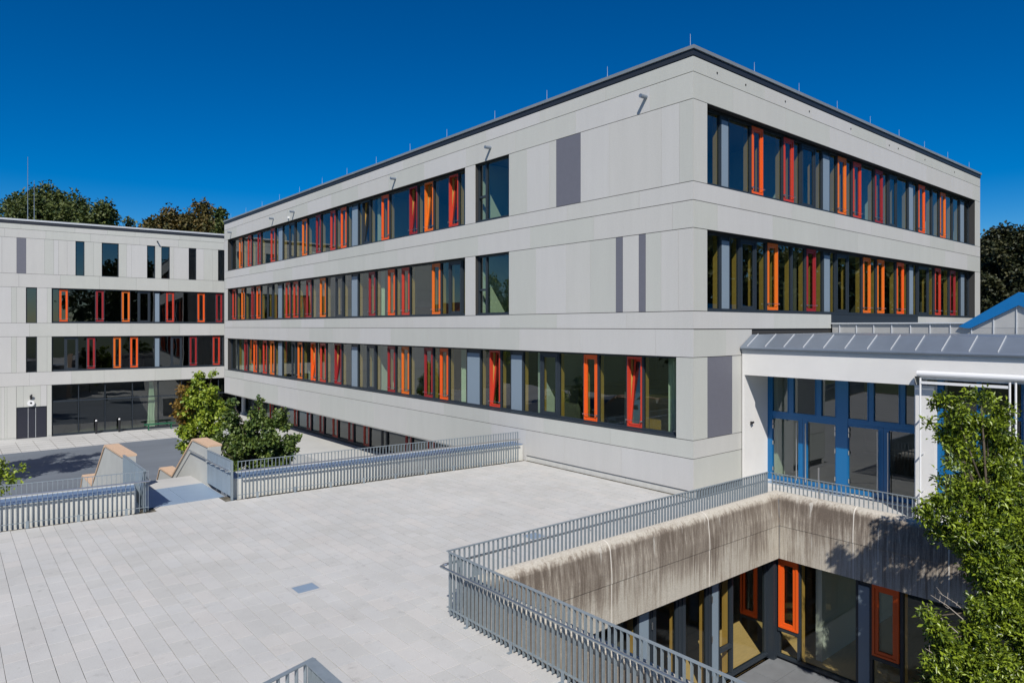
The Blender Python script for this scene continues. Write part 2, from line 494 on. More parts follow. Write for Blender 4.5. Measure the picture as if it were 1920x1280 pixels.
LEFT = Fac(0, 0, -math.pi / 2, -1)        # plane x = 0, u = y
RIGHT = Fac(0, 0, 0, 1)                   # plane y = 0, u = x
WING = Fac(2.30, 48.41, math.atan2(-0.0757, 0.9971), -1)   # far wing, u grows to the left

CACHE = {}
def fput(fac, name, parent, me, u, d, z):
    o = bpy.data.objects.new(name, me)
    o.location = fac.pt(u, d, z)
    o.rotation_euler = (0, 0, fac.a)
    return link(o, parent)

def fbox(fac, name, parent, u0, u1, d0, d1, z0, z1, mat):
    w_ = round(abs(u1 - u0), 3); dd = round(d1 - d0, 4); h = round(z1 - z0, 3)
    key = ('box', w_, dd, h, mat.name)
    if key not in CACHE:
        CACHE[key] = MB().box(-w_ / 2, w_ / 2, 0, dd, 0, h).mesh(name, mat)
    return fput(fac, name, parent, CACHE[key], (u0 + u1) / 2, d0, z0)

def fpane(fac, name, parent, u0, u1, d, z0, z1, mat):
    w_ = round(abs(u1 - u0), 3); h = round(z1 - z0, 3)
    key = ('pane', w_, h, mat.name)
    if key not in CACHE:
        me = bpy.data.meshes.new(name)
        me.from_pydata([(-w_ / 2, 0, 0), (w_ / 2, 0, 0), (w_ / 2, 0, h), (-w_ / 2, 0, h)], [], [(0, 1, 2, 3)])
        me.materials.append(mat)
        CACHE[key] = me
    return fput(fac, name, parent, CACHE[key], (u0 + u1) / 2, d, z0)

def ring_mesh(w_, h, st, top, bot, dd, mat, name):
    key = ('ring', round(w_, 3), round(h, 3), st, top, bot, dd, mat.name)
    if key not in CACHE:
        m = MB()
        m.box(-w_ / 2, -w_ / 2 + st, 0, dd, 0, h)
        m.box(w_ / 2 - st, w_ / 2, 0, dd, 0, h)
        m.box(-w_ / 2 + st, w_ / 2 - st, 0.001, dd - 0.001, h - top, h)
        m.box(-w_ / 2 + st, w_ / 2 - st, 0.001, dd - 0.001, 0, bot)
        CACHE[key] = m.mesh(name, mat)
    return CACHE[key]

KIND = {'o': 'orange', 'a': 'amber', 'r': 'red', 'c': 'crimson', 'D': 'anthracite'}
def vent(fac, parent, u0, u1, z0, z1, code, d=0.12, glass='glass'):
    mat = M[KIND[code[0]]]
    w_ = round(abs(u1 - u0), 2); h = z1 - z0
    c = (u0 + u1) / 2
    f = fput(fac, 'vent_frame', parent, ring_mesh(w_, h, 0.05, 0.07, 0.05, 0.13, mat, 'vent_frame'), c, d, z0)
    if code[0] != 'D':
        f['label'] = KIND[code[0]] + ' window frame'
    sw = w_ - 0.112; sh = h - 0.128
    s_ = fput(fac, 'vent_sash', parent, ring_mesh(sw, sh, 0.07, 0.07, 0.07, 0.06, mat, 'vent_sash'), c, d + 0.02, z0 + 0.054)
    p = fpane(fac, 'pane', parent, c - sw / 2 + 0.069, c + sw / 2 - 0.069, d + 0.05, z0 + 0.054 + 0.069, z0 + 0.054 + sh - 0.069, M[glass])
    gk = ('guard', round(w_, 3))
    if gk not in CACHE:
        g_ = MB().tube([(-w_ / 2 - .03, -.05, .22), (w_ / 2 + .03, -.05, .22)], .007, 5)
        for q in (-w_ / 2 - .01, w_ / 2 + .01):
            g_.box(q - .018, q + .018, -.055, .0, .20, .24)
        CACHE[gk] = g_.mesh('guard_bar', M['stainless'])
    if code[0] != 'D' and z0 > 0:
        fput(fac, 'guard_bar', parent, CACHE[gk], c, d, z0)
    if len(code) > 1:                       # sash tilted open into the room
        a = math.radians(-6.5)
        s_.rotation_euler = (a, 0, fac.a)
        p.rotation_euler = (a, 0, fac.a)
        s_['label'] = 'tilted open ' + KIND[code[0]] + ' sash'
        s_.location = fac.pt(c, d + 0.045, z0 + 0.054)
        p.location = fac.pt(c, d + 0.072, z0 + 0.054 + 0.069)

def window_band(fac, building, u0, u1, z0, z1, elems, glass='glass', posts=True, sill=0.10, name='window_band', d=0.27):
    m = MB()
    # outer frame as one joined rail set, in facade coordinates
    s0, s1 = sorted((u0 * fac.sgn, u1 * fac.sgn))
    c = (s0 + s1) / 2; L = s1 - s0
    m.box(-L / 2, L / 2, d, d + 0.10, z1 - z0 - 0.07, z1 - z0)
    m.box(-L / 2, L / 2, 0.015, d + 0.10, 0, 0.045)
    m.box(-L / 2, L / 2, d - 0.03, d + 0.099, 0.045, sill)
    m.box(-L / 2, -L / 2 + 0.07, d, d + 0.10, sill, z1 - z0 - 0.07)
    m.box(L / 2 - 0.07, L / 2, d, d + 0.10, sill, z1 - z0 - 0.07)
    band = m.obj(name, M['anthracite'])
    band.location = fac.pt(c * fac.sgn, 0, z0)
    band.rotation_euler = (0, 0, fac.a)
    band.parent = building
    # children are written in world coordinates, undo the band's own place
    inv = Matrix.LocRotScale(band.location, band.rotation_euler, None).inverted()
    els = sorted([(min(a, b), max(a, b), k) for a, b, k in elems])
    lo, hi = min(u0, u1) + 0.07, max(u0, u1) - 0.07
    zb, zt = z0 + sill, z1 - 0.07
    kids_before = set(o.name for o in COL.objects)
    edges = []
    cur = lo
    for a, b, k in els + [(hi, hi, None)]:
        a = max(a, lo); b = min(b, hi)
        if a - cur > 0.12:
            n = max(1, round((a - cur) / 1.25)) if a - cur > 1.75 else 1
            for i in range(n):
                p0 = cur + (a - cur) * i / n; p1 = cur + (a - cur) * (i + 1) / n
                fpane(fac, 'pane', None, p0, p1, d + 0.05, zb, zt, M[glass])
                if i: edges.append(p0)
        if k is None: break
        if k == 'G':
            fbox(fac, 'infill_panel', None, a + .03, b - .03, d - 0.02, d + 0.06, zb, zt - 0.13, M['blue_grey'])
            fbox(fac, 'infill_head', None, a + .03, b - .03, d + 0.01, d + 0.07, zt - 0.13, zt, M['anthracite'])
        elif k == '|':
            pass
        else:
            vent(fac, None, a + .02, b - .02, zb - 0.02, zt, k, d - 0.03, glass)
        edges += [a, b] if k != '|' else [(a + b) / 2]
        cur = b
    for e in edges:
        if e - lo < 0.1 or hi - e < 0.1: continue
        fbox(fac, 'mullion', None, e - 0.03, e + 0.03, d - 0.012, d + 0.098, zb, zt, M['anthracite'])
        if posts:
            fbox(fac, 'oak_post', None, e - 0.032, e + 0.032, d + 0.10, d + 0.25, zb - .05, zt + .02, M['oak'])
    for o in list(COL.objects):
        if o.name not in kids_before and o.parent is None:
            o.parent = band
            o.matrix_parent_inverse = inv
    return band

def panel_row(fac, b, u0, u1, z0, z1, cuts=None, L=3.05, off=0.0, mat='facade', g=0.018):
    if cuts is None:
        cuts = []
        x = u0 + off
        while x < u1 - 0.4:
            if x > u0 + 0.35: cuts.append(x)
            x += L
    xs = [u0] + sorted(cuts) + [u1]; gv = 0.0035
    for a, c in zip(xs[:-1], xs[1:]):
        fbox(fac, 'facade_panel', b, a + gv, c - gv, 0.0, 0.03, z0 + g / 2, z1 - g / 2, M[mat] if isinstance(mat, str) else mat)

# ================================================================== GROUND
g = MB().box(-2500, 2500, -2500, 2500, -4.6, -4.5).obj('ground', M['soil']); struct(g)
cp = MB().box(-45, 60, 8.6, 75, -4.4, -3.4).obj('courtyard_paving', M['court']); struct(cp)
asp = MB().box(-45, -2.78, 19.0, 42.87, -3.40, -3.394).obj('asphalt_area', M['asphalt']); struct(asp)
# joints of the light paving in front of the far wing
jm = MB()
for i in range(5):
    y = 43.4 + i * 1.05
    jm.box(-30, 2, y, y + 0.02, -3.40, -3.3965)
for i in range(30):
    x = -28 + i * 1.0
    jm.box(x, x + 0.02, 42.9, 48.0, -3.40, -3.3970)
jo = jm.obj('paving_joint', M['joint'], cp); jo['kind'] = 'stuff'
pl = MB().box(-1.7, 1.75, 8.4, 40.9, -3.4, -1.85).obj('raised_platform', M['platform']); struct(pl)

# terrace body
def yfar(x):
    if x > -10.8:
        return 7.93 - 0.0995 * (x + 9.62)
    return 8.11 - 0.124 * (x + 11.92)
tb = MB()
tb.prism([(-28, -18), (-9.42, -18), (-9.42, 8.0), (-9.75, 8.02), (-9.75, 8.55), (-12.0, 8.55), (-12.0, 8.2), (-28, 10.2)], -3.4, -0.02)
tb.prism([(-9.419, -2.25), (0.02, -2.5), (0.02, 7.3), (-9.419, 8.25)], -0.92, -0.021)
tb.box(0.021, 3.95, -18, -0.0, -0.92, -0.022)
tb.prism([(-9.419, 4.5), (0.3, 4.5), (0.3, 7.3), (-9.419, 8.25)], -3.4, -0.921)
terrace = tb.obj('terrace', M['joint']); struct(terrace)
# landing at the head of the stairs
land = MB().box(-11.9, -9.86, 8.56, 12.0, -0.3, -0.006).obj('stair_landing', M['court']); struct(land)

# pavers: courses run along y, 0.275 wide, random lengths
hat = [(-11.09, 0.49, -10.64, 0.86), (-5.865, 0.10, -5.415, 0.50)]
CAMP = np.array([-15.92, -11.20])
FWD = np.array([0.6422, 0.7665])
RGT = np.array([0.7665, -0.6422])
pv = []
W = 0.275
ix = 0
x = -27.09
def spans(x):
    """free stretches of one course, as (y0, y1)"""
    xa, xb = x, x + W
    top = min(yfar(xa), yfar(xb)) - .045
    if xb > -11.93 and xa < -9.83: top = 8.50 if (xa > -11.95 and xb < -9.78) else top
    if xb > -0.05: top = -0.03
    lo = -15.0
    out = [(lo, top)]
    cutb = []
    if xb > -9.47 and xa < 0.05: cutb.append((-99, -2.22 if xb < -.1 else -2.22))
    for h in hat:
        if xb > h[0] - .03 and xa < h[2] + .03: cutb.append((h[1] - .055, h[3] + .055))
    for c0, c1 in cutb:
        nw = []
        for a, b in out:
            if c1 <= a or c0 >= b: nw.append((a, b)); continue
            if c0 - a > .03: nw.append((a, c0))
            if b - c1 > .03: nw.append((c1, b))
        out = nw
    return out
while x < 3.85:
    for y, ye in spans(x):
        y_first = True
        while y < ye - 0.02:
            L = random.choice((0.30, 0.40, 0.40, 0.50, 0.50, 0.60, 0.70))
            if y_first: L = random.choice((.2, .3, .4)); y_first = False
            if ye - (y + L) < 0.12: L = round(ye - y, 3)
            cx, cy = x + W / 2, y + L / 2
            d = np.array([cx, cy]) - CAMP
            dep = float(d @ FWD); rt = float(d @ RGT)
            vis = dep > 1 and abs(rt) / dep < 0.76 and (4.74 / dep) * 1275 + 612 < 1290
            pv.append((dep if vis else 1e6 + abs(dep), cx, cy, L))
            y += L
    x += W
pv.sort()
near = [p for p in pv[:296] if p[0] < 1e5]
rest = pv[len(near):]
pm = {}
for dep, cx, cy, L in near:
    if L not in pm:
        m = MB()
        a, b_, t = (W - .0065) / 2, (L - .008) / 2, 0.003
        # chamfered slab
        n = 0
        m.v = [(-a, -b_, -.05), (a, -b_, -.05), (a, b_, -.05), (-a, b_, -.05),
               (-a, -b_, -t), (a, -b_, -t), (a, b_, -t), (-a, b_, -t),
               (-a + t, -b_ + t, 0), (a - t, -b_ + t, 0), (a - t, b_ - t, 0), (-a + t, b_ - t, 0)]
        m.f = [(0, 1, 5, 4), (1, 2, 6, 5), (2, 3, 7, 6), (3, 0, 4, 7), (4, 5, 9, 8), (5, 6, 10, 9), (6, 7, 11, 10), (7, 4, 8, 11), (8, 9, 10, 11)]
        pm[L] = m.mesh('paver', M['paver'])
    o = bpy.data.objects.new('paver', pm[L])
    o.location = (cx, cy, random.uniform(-0.0015, 0.0005))
    o.rotation_euler = (random.uniform(-.002, .002), random.uniform(-.003, .003), random.uniform(-.006, .006))
    link(o, terrace)
# the rest joined
V = []; F = []; T = []
for dep, cx, cy, L in rest:
    a, b_ = (W - .007) / 2, (L - .009) / 2
    z = random.uniform(-0.002, 0.0005); n = len(V)
    V += [(cx - a, cy - b_, -.04), (cx + a, cy - b_, -.04), (cx + a, cy + b_, -.04), (cx - a, cy + b_, -.04),
          (cx - a, cy - b_, z), (cx + a, cy - b_, z), (cx + a, cy + b_, z), (cx - a, cy + b_, z)]
    F += [(n, n + 1, n + 5, n + 4), (n + 1, n + 2, n + 6, n + 5), (n + 2, n + 3, n + 7, n + 6), (n + 3, n, n + 4, n + 7), (n + 4, n + 5, n + 6, n + 7)]
    T += [random.random()] * 5
me = bpy.data.meshes.new('paver_field')
me.from_pydata(V, [], F)
at = me.attributes.new('tone', 'FLOAT', 'FACE'); at.data.foreach_set('value', T)
me.materials.append(M['paver_attr'])
pf = link(bpy.data.objects.new('paver_field', me), terrace); pf['kind'] = 'stuff'

for h, lab, mt in ((hat[0], 'small square steel access cover set in the pale pavers', 'plate'), (hat[1], 'steel grating cover in the paving just beyond the sunken yard railing', 'plate')):
    t = thing('access_cover', lab, 'access cover', ((h[0] + h[2]) / 2, (h[1] + h[3]) / 2, 0))
    a = (h[2] - h[0]) / 2 + .03; b_ = (h[3] - h[1]) / 2 + .03
    m = MB()
    oa, ob = a + .02, b_ + .02
    a -= .055; b_ -= .045
    for q in ((-oa, -a, -ob, ob), (a, oa, -ob, ob), (-a, a, -ob, -b_), (-a, a, b_, ob)):
        m.box(*q, -.03, .001)
    m.obj('cover_frame', M['court'], t)
    MB().box(-a + .004, a - .004, -b_ + .004, b_ - .004, -.03, .0).obj('cover_plate', M[mt], t)

# ================================================================== MAIN BUILDING
BL = thing('school_building', 'long four storey school block clad in pale grey panels with orange and red window frames', 'building')
YE = 40.8; XE = 24.45
# roof and roof edge
m = MB().box(0.12, XE - .1, 0.12, YE - .1, 12.0, 12.30); m.obj('roof', M['roof_dark'], BL)
m = MB()
m.box(-0.02, 0.10, 0.1, YE + .02, 12.245, 12.415); m.box(-0.02, XE + .02, -0.02, 0.10, 12.245, 12.415)
m.box(XE - .1, XE + .02, .1, YE, 12.245, 12.415); m.box(.1, XE, YE - .1, YE + .02, 12.245, 12.415)
m.obj('dark_roof_gap', M['roof_dark'], BL)  # gap under the roof edge: its shade is a solid near-black strip
def edge(x0, x1, y0, y1):
    MB().box(x0, x1, y0, y1, 12.415, 12.51).obj('roof_edge', M['edge_grey'], BL)
for i in range(13):
    a = -0.06 + i * (YE + .12) / 13; b_ = -0.06 + (i + 1) * (YE + .12) / 13
    edge(-0.06, 0.30, a + .003 + (.36 if i == 0 else 0), b_ - .003)
for i in range(8):
    a = -0.06 + i * (XE + .12) / 8; b_ = -0.06 + (i + 1) * (XE + .12) / 8
    edge(a + .003, b_ - .003, -0.06, 0.30)
edge(XE - .3, XE + .06, .3, YE + .06)
# structural bands behind the cladding
core = MB()
for z0, z1 in ((-0.1, 1.58), (3.90, 5.17), (7.50, 8.77), (11.09, 12.24)):
    core.box(0.045, 0.38, 0.38, YE, z0, z1)
    core.box(0.045, XE, 0.045, 0.38, z0, z1)
core.box(0.045, 0.38, 0.045, 0.57, 1.58, 3.90)
core.box(0.38, XE, 0.045, .38, 1.58, 3.90)
for z0, z1 in ((5.17, 7.50), (8.77, 11.09)):
    core.box(0.045, 0.38, 0.38, 7.98, z0, z1)
    core.box(0.045, 0.38, 10.06, 10.71, z0, z1)
    core.box(0.045, 0.67, 0.045, 0.38, z0, z1)
    core.box(23.74, XE, 0.045, 0.38, z0, z1)
for z0, z1 in ((1.58, 3.90), (5.17, 7.50), (8.77, 11.09)):
    core.box(0.045, 0.38, 40.1, YE, z0, z1)
core.obj('backing_wall', M['cavity'], BL)
MB().box(XE - .35, XE - .0, .38, YE, -3.4, 12.24).obj('rear_wall', M['facade'], BL)
MB().box(.045, XE - .35, YE - .3, YE - .0, -.1, 12.0).obj('end_wall', M['facade'], BL)
MB().box(0.0, 0.0449, YE - .03, YE, -.1, 12.24).obj('end_strip', M['facade'], BL)
# floors, ceilings, corridor walls and cross walls inside
for z in (0.55, 4.15, 7.75):
    MB().box(0.38, XE - .35, 0.38, YE - .3, z - .12, z).obj('floor_slab', M['lino'], BL)
for z in (4.02, 7.62, 11.22):
    MB().box(0.38, XE - .35, 0.38, YE - .3, z - .02, z + .03).obj('ceiling', M['ceiling'], BL)
for z0, z1 in ((.55, 4.0), (4.15, 7.6), (7.75, 11.2)):
    y = 6.6
    while y < YE - .4:
        L = random.choice((2.2, 3.4, 1.4, 4.2)); y2 = min(y + L, YE - .3)
        q = random.uniform(0, .25)
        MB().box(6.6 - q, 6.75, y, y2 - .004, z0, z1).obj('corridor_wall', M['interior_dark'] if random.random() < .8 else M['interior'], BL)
        y = y2
    x = 6.75
    while x < XE - .4:
        L = random.choice((2.2, 3.4, 1.4, 4.2)); x2 = min(x + L, XE - .35)
        q = random.uniform(0, .25)
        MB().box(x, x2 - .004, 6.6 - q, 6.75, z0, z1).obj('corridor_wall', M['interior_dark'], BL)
        x = x2
    for y in (6.9 if z0 < 1 else 7.1, 18.7, 28.8, 38.6):
        MB().box(0.55, 6.3, y - .1, y + .1, z0, z1).obj('cross_wall', M['interior'], BL)
    for x in (6.7, 13.4, 20.1):
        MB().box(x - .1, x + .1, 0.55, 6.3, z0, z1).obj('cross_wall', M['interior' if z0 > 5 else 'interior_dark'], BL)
    if z0 > 1:
        MB().box(.80, .95, .55, 2.6, z0, z1).obj('cross_wall', M['interior'], BL)
    # window ledges and the odd cupboard, curtain or plant box behind the glass
    for i in range(26):
        y = random.uniform(1 if z0 < 1 else 11, 39)
        h = random.choice((.5, .7, 1.3, 1.9))
        MB().box(random.uniform(1.0, 5.2), random.uniform(5.3, 6.2), y, y + random.uniform(.3, 1.2), z0, z0 + .5 + h * .8).obj('cupboard', M[random.choice(('interior_dark', 'interior', 'lino', 'oak', 'table_top'))], BL)
    for y in (11.2, 18.2, 29.4, 38.0) if z0 > 1 else (1.0, 11.5, 19.4, 28.2, 33.0):
        cm = MB()
        for i in range(9):
            cm.v += [(.62 + .04 * math.sin(i * 2.1), y + i * .035, z0 + .2), (.62 + .04 * math.sin(i * 2.1), y + i * .035, z1 - .1)]
            if i: cm.f.append((2 * i - 2, 2 * i, 2 * i + 1, 2 * i - 1))
        cm.obj('curtain', M['curtain'], BL)
# lower storey behind its recessed glass
MB().box(-0.0, XE - .35, 7.4, YE, -0.14, -0.101).obj('soffit', M['ceiling'], BL)
MB().box(1.9, XE - .35, 8.3, YE - .3, -1.98, -1.85).obj('floor_slab', M['lino'], BL)
MB().box(7.0, 7.15, 8.3, YE - .3, -1.85, -.14).obj('corridor_wall', M['interior_dark'], BL)
MB().box(0.05, XE - .35, 8.0, 8.25, -3.4, -.14).obj('basement_wall', M['interior_dark'], BL)
MB().tube([(1.45, 41.0, -1.85), (1.45, 41.0, -.1)], 0.14, 14).obj('column', M['facade'], BL)
MB().tube([(1.45, 41.0, -1.85), (1.45, 41.0, -1.70)], 0.22, 14).obj('column_foot', M['facade'], BL)

# cladding, left facade
rows = [(1.07, 1.58, 0.0), (3.88, 4.67, 1.3), (4.67, 5.17, 2.4), (7.48, 8.25, 0.7), (8.25, 8.77, 1.9), (11.05, 11.80, 1.5), (11.80, 12.235, 0.2)]
for z0, z1, off in rows:
    panel_row(LEFT, BL, 0.0, YE, z0, z1, off=off)
panel_row(LEFT, BL, 0.0, 7.02, 0.165, 1.07, cuts=[2.6, 5.1])
panel_row(LEFT, BL, 7.02, YE, -0.10, 1.07, off=2.0)
panel_row(LEFT, BL, 0.0, 0.57, 1.58, 3.88, cuts=[])
for z0, z1 in ((1.58, 3.88), (5.17, 7.48), (8.77, 11.05)):
    panel_row(LEFT, BL, 40.1, YE, z0, z1, cuts=[])
for z0, z1 in ((5.17, 7.48), (8.77, 11.05)):
    panel_row(LEFT, BL, 10.06, 10.71, z0, z1, cuts=[])
panel_row(LEFT, BL, 0.0, 4.33, 8.77, 11.05, cuts=[0.46, 1.09, 3.1])
panel_row(LEFT, BL, 5.48, 7.98, 8.77, 11.05, cuts=[5.82, 6.98])
g3 = fbox(LEFT, 'facade_panel', BL, 4.335, 5.475, -0.002, 0.03, 8.78, 11.04, M['grey_panel']); g3['label'] = 'wide slate grey facade panel'
panel_row(LEFT, BL, 0.0, 1.66, 5.17, 7.48, cuts=[0.5, 1.1])
panel_row(LEFT, BL, 1.92, 2.54, 5.17, 7.48, cuts=[])
panel_row(LEFT, BL, 2.82, 7.98, 5.17, 7.48, cuts=[3.9, 5.0, 6.5])
for a, b_ in ((1.66, 1.92), (2.54, 2.82)):
    o = fbox(LEFT, 'facade_panel', BL, a + .004, b_ - .004, -0.002, 0.03, 5.18, 7.47, M['grey_panel']); o['label'] = 'narrow slate grey facade panel'
# plinth under the left facade
for i in range(3):
    fbox(LEFT, 'plinth', BL, 0.02 + i * 2.45, 0.02 + (i + 1) * 2.45 - .01, 0.035, 0.2, -0.02, 0.15, M['parapet'])
# cladding, right facade
for z0, z1, off in rows[3:]:
    panel_row(RIGHT, BL, 0.031, XE, z0, z1, off=off + .45)
panel_row(RIGHT, BL, 0.031, 8.2, 4.67, 5.17, cuts=[1.4, 4.3])
panel_row(RIGHT, BL, 16.14, XE, 4.67, 5.17, off=1.0)
o = fbox(RIGHT, 'window_apron', BL, 8.2, 16.14, -0.03, 0.03, 4.88, 5.16, M['anthracite'])
panel_row(RIGHT, BL, 0.031, 3.0, 3.88, 4.66, cuts=[1.6])
panel_row(RIGHT, BL, 0.031, 0.68, 1.58, 3.88, cuts=[])
o = fbox(RIGHT, 'facade_panel', BL, 0.684, 1.926, -0.002, 0.03, 1.59, 3.87, M['grey_panel']); o['label'] = 'slate grey facade panel beside the white entrance'
panel_row(RIGHT, BL, 1.93, 3.0, 1.58, 3.88, cuts=[])
panel_row(RIGHT, BL, 0.031, 3.0, 1.07, 1.58, cuts=[])
panel_row(RIGHT, BL, 0.031, 3.0, 0.165, 1.07, cuts=[])
for z0, z1 in ((5.17, 7.48), (8.77, 11.05)):
    panel_row(RIGHT, BL, 0.031, 0.67, z0, z1, cuts=[])
    panel_row(RIGHT, BL, 23.74, XE, z0, z1, cuts=[])

# window bands
L3 = [(38.08, 37.4, 'a'), (36.3, 35.6, 'r'), (34.41, 33.8, 'c'), (32.04, 31.31, 'r'), (30.72, 30.08, 'G'), (29.03, 28.16, 'D'), (27.08, 26.38, 'a'), (25.16, 24.54, 'c'), (23.32, 22.7, 'r'), (22.06, 21.4, 'o'), (20.79, 20.14, 'G'), (19.69, 18.88, 'Do'), (17.73, 17.01, 'o'), (15.21, 14.53, 'co'), (13.95, 13.26, 'ao'), (12.09, 11.41, 'ro')]
L2 = [(39.52, 38.74, 'r'), (37.6, 36.96, 'a'), (35.6, 35.05, 'c'), (34.6, 33.86, 'o'), (32.66, 31.72, 'D'), (30.79, 30.15, 'G'), (29.58, 28.85, 'r'), (28.37, 27.64, 'r'), (26.51, 25.79, 'c'), (24.65, 23.9, 'a'), (22.7, 21.81, 'D'), (20.84, 20.17, 'G'), (19.0, 18.34, 'c'), (17.12, 16.47, 'o'), (15.86, 15.18, 'r'), (13.36, 12.71, 'a'), (12.09, 11.16, 'D')]
L1 = [(37.02, 36.39, 'c'), (35.19, 34.52, 'o'), (33.42, 32.71, 'r'), (32.11, 31.43, 'a'), (30.79, 30.15, 'G'), (28.65, 28.05, 'D'), (27.74, 27.06, 'a'), (25.87, 25.21, 'oo'), (24.63, 23.9, 'r'), (22.82, 22.01, 'co'), (20.84, 20.17, 'G'), (19.2, 18.34, 'D'), (17.15, 16.45, 'c'), (15.88, 15.22, 'a'), (13.97, 13.3, 'c'), (12.76, 12.13, 'o'), (10.82, 9.96, 'G'), (9.36, 8.7, 'ro'), (8.08, 7.43, 'G'), (6.46, 5.56, 'D'), (4.36, 3.74, 'o'), (2.53, 1.92, 'ro')]
R3 = [(1.62, 2.02, 'G'), (3.28, 3.96, 'o'), (5.21, 5.89, 'r'), (6.4, 7.4, 'D'), (7.94, 8.46, 'G'), (9.08, 9.78, 'a'), (10.34, 11.05, 'r'), (12.3, 13.03, 'c'), (13.62, 14.45, 'D'), (15.71, 16.18, 'G'), (16.78, 17.52, 'o'), (19.39, 20.1, 'a'), (22.1, 22.63, 'G')]
R2 = [(1.63, 2.07, 'G'), (2.64, 3.55, 'D'), (4.2, 4.87, 'a'), (6.75, 7.43, 'c'), (8.02, 8.49, 'G'), (8.97, 9.98, 'D'), (11.2, 11.89, 'a'), (12.5, 13.18, 'a'), (14.42, 15.17, 'o'), (15.74, 16.19, 'G'), (16.73, 17.98, 'D'), (18.74, 19.46, 'r'), (20.69, 21.42, 'c'), (22.17, 22.68, 'G')]
def deeper(el, c, k):
    return [(a + k * (a + c), b + k * (b + c), t) for a, b, t in el]
L3, L2, L1 = (deeper(q, 11.2, .0050) for q in (L3, L2, L1))
R3, R2 = (deeper(q, 15.92, .0070) for q in (R3, R2))
window_band(LEFT, BL, 10.72, 40.09, 8.77, 11.06, L3)
window_band(LEFT, BL, 10.72, 40.09, 5.17, 7.49, L2)
window_band(LEFT, BL, 0.58, 40.09, 1.58, 3.89, L1)
window_band(RIGHT, BL, 0.68, 23.73, 8.77, 11.06, R3)
window_band(RIGHT, BL, 0.68, 23.73, 5.17, 7.49, R2)
# two stairwell windows: wide pane with a split narrow light beside it
for z0 in (5.17, 8.77):
    z1 = z0 + 2.31
    bd = window_band(LEFT, BL, 8.0, 10.04, z0, z1, [(9.50, 9.56, '|')], posts=False, name='stairwell_window', d=.15)
    inv = Matrix.LocRotScale(bd.location, bd.rotation_euler, None).inverted()
    t_ = fbox(LEFT, 'transom', None, 9.54, 9.97, 0.135, 0.25, z0 + 0.95, z0 + 1.03, M['anthracite'])
    t_.parent = bd; t_.matrix_parent_inverse = inv
for z0 in (4.15, 7.75):
    MB().box(0.42, 6.0, 10.04, 10.25, z0, z0 + 3.4).obj('stairwell_wall', M['curtain'], BL)
# recessed ground floor glazing
LG = [(29.97, 29.29, 'c'), (28.08, 27.44, 'c'), (26.27, 25.56, 'r'), (24.26, 23.6, 'c'), (22.43, 21.76, 'r'), (20.48, 19.88, 'D'), (18.06, 17.46, 'c'), (16.1, 15.45, 'r'), (14.1, 13.4, 'c'), (12, 11.4, 'r'), (32.0, 31.4, 'r'), (34.2, 33.5, 'c'), (36.3, 35.6, 'r'), (38.4, 37.7, 'c')]
GR = Fac(1.6, 0, -math.pi / 2, -1)
window_band(GR, BL, 8.3, 40.6, -1.85, -0.14, LG, sill=0.14, posts=False, name='ground_floor_glazing', d=.1)

# overflow spouts and lightning rods
for y in (1.64, 9.07, 16.11, 27.81, 31.09, 39.2):
    MB().tube([(0.05, y, 11.50), (-0.27, y, 11.49)], 0.06, 12).obj('overflow_spout', M['zinc'], BL, smooth=False)
for y in (28.6,):
    MB().box(-0.10, 0.0, y - .05, y + .05, 11.2, 11.32).obj('wall_camera', M['white_paint'], BL)
rd = MB().tube([(0, 0, 0), (0, 0, 0.42)], [0.007, 0.004], 6).mesh('lightning_rod', M['roof_metal'])
for x, y in [(0.15, 0.2), (0.15, 3.3), (.15, 6.1), (.15, 9.0), (.15, 12.2), (.15, 15.1), (.15, 18.2), (.15, 21.3), (.15, 24.3), (.15, 27.4), (.15, 30.5), (.15, 33.5), (.15, 36.6), (.15, 39.8), (3.4, .15), (6.2, .15), (9.0, .15), (11.8, .15), (14.6, .15), (17.4, .15), (20.3, .15), (23.3, .15)]:
    o = bpy.data.objects.new('lightning_rod', rd); o.location = (x, y, 12.51); link(o, BL)
hm = MB().tube([(0, 0, 0), (0, -0.012, 0)], 0.03, 10).mesh('anchor_hole', M['cavity'])
for x in (1.15, 2.65, 5.0, 6.6, 9.75, 13.2, 14.1, 17.0, 20.7):
    o = bpy.data.objects.new('anchor_hole', hm); o.location = (x, -0.001, 12.02 if x not in (13.2,) else 12.0); link(o, BL)

# classroom furniture near the corner
def chair(x, y, rz, label):
    t = thing('classroom_chair', label, 'chair', (x, y, 0.55), rz, 'chairs in the corner classroom')
    MB().box(-.2, .2, -.2, .2, .43, .46).obj('seat', M['chair_green'], t)
    MB().box(-.2, .2, .18, .21, .55, .85).obj('backrest', M['chair_green'], t)
    for a in (-1, 1):
        for b_ in (-1, 1):
            MB().tube([(a * .22, b_ * .22, 0), (a * .14, b_ * .14, .43)], .012, 6).obj('leg', M['roof_metal'], t)
    for a in (-.1, .1):
        MB().tube([(a, .19, .45), (a, .2, .6)], .01, 6).obj('back_stay', M['roof_metal'], t)
def table(x, y, label):
    t = thing('classroom_table', label, 'table', (x, y, 0.55), 0, 'tables in the corner classroom')
    MB().box(-.35, .35, -.7, .7, .72, .75).obj('tabletop', M['table_top'], t)
    for a in (-.3, .3):
        for b_ in (-.63, .63):
            MB().box(a - .02, a + .02, b_ - .02, b_ + .02, 0, .72).obj('leg', M['roof_metal'], t)
table(1.4, 1.5, 'pale classroom table behind the last dark pane at the corner of the lowest window row')
table(1.4, 3.4, 'pale classroom table behind the orange framed window nearest the building corner')
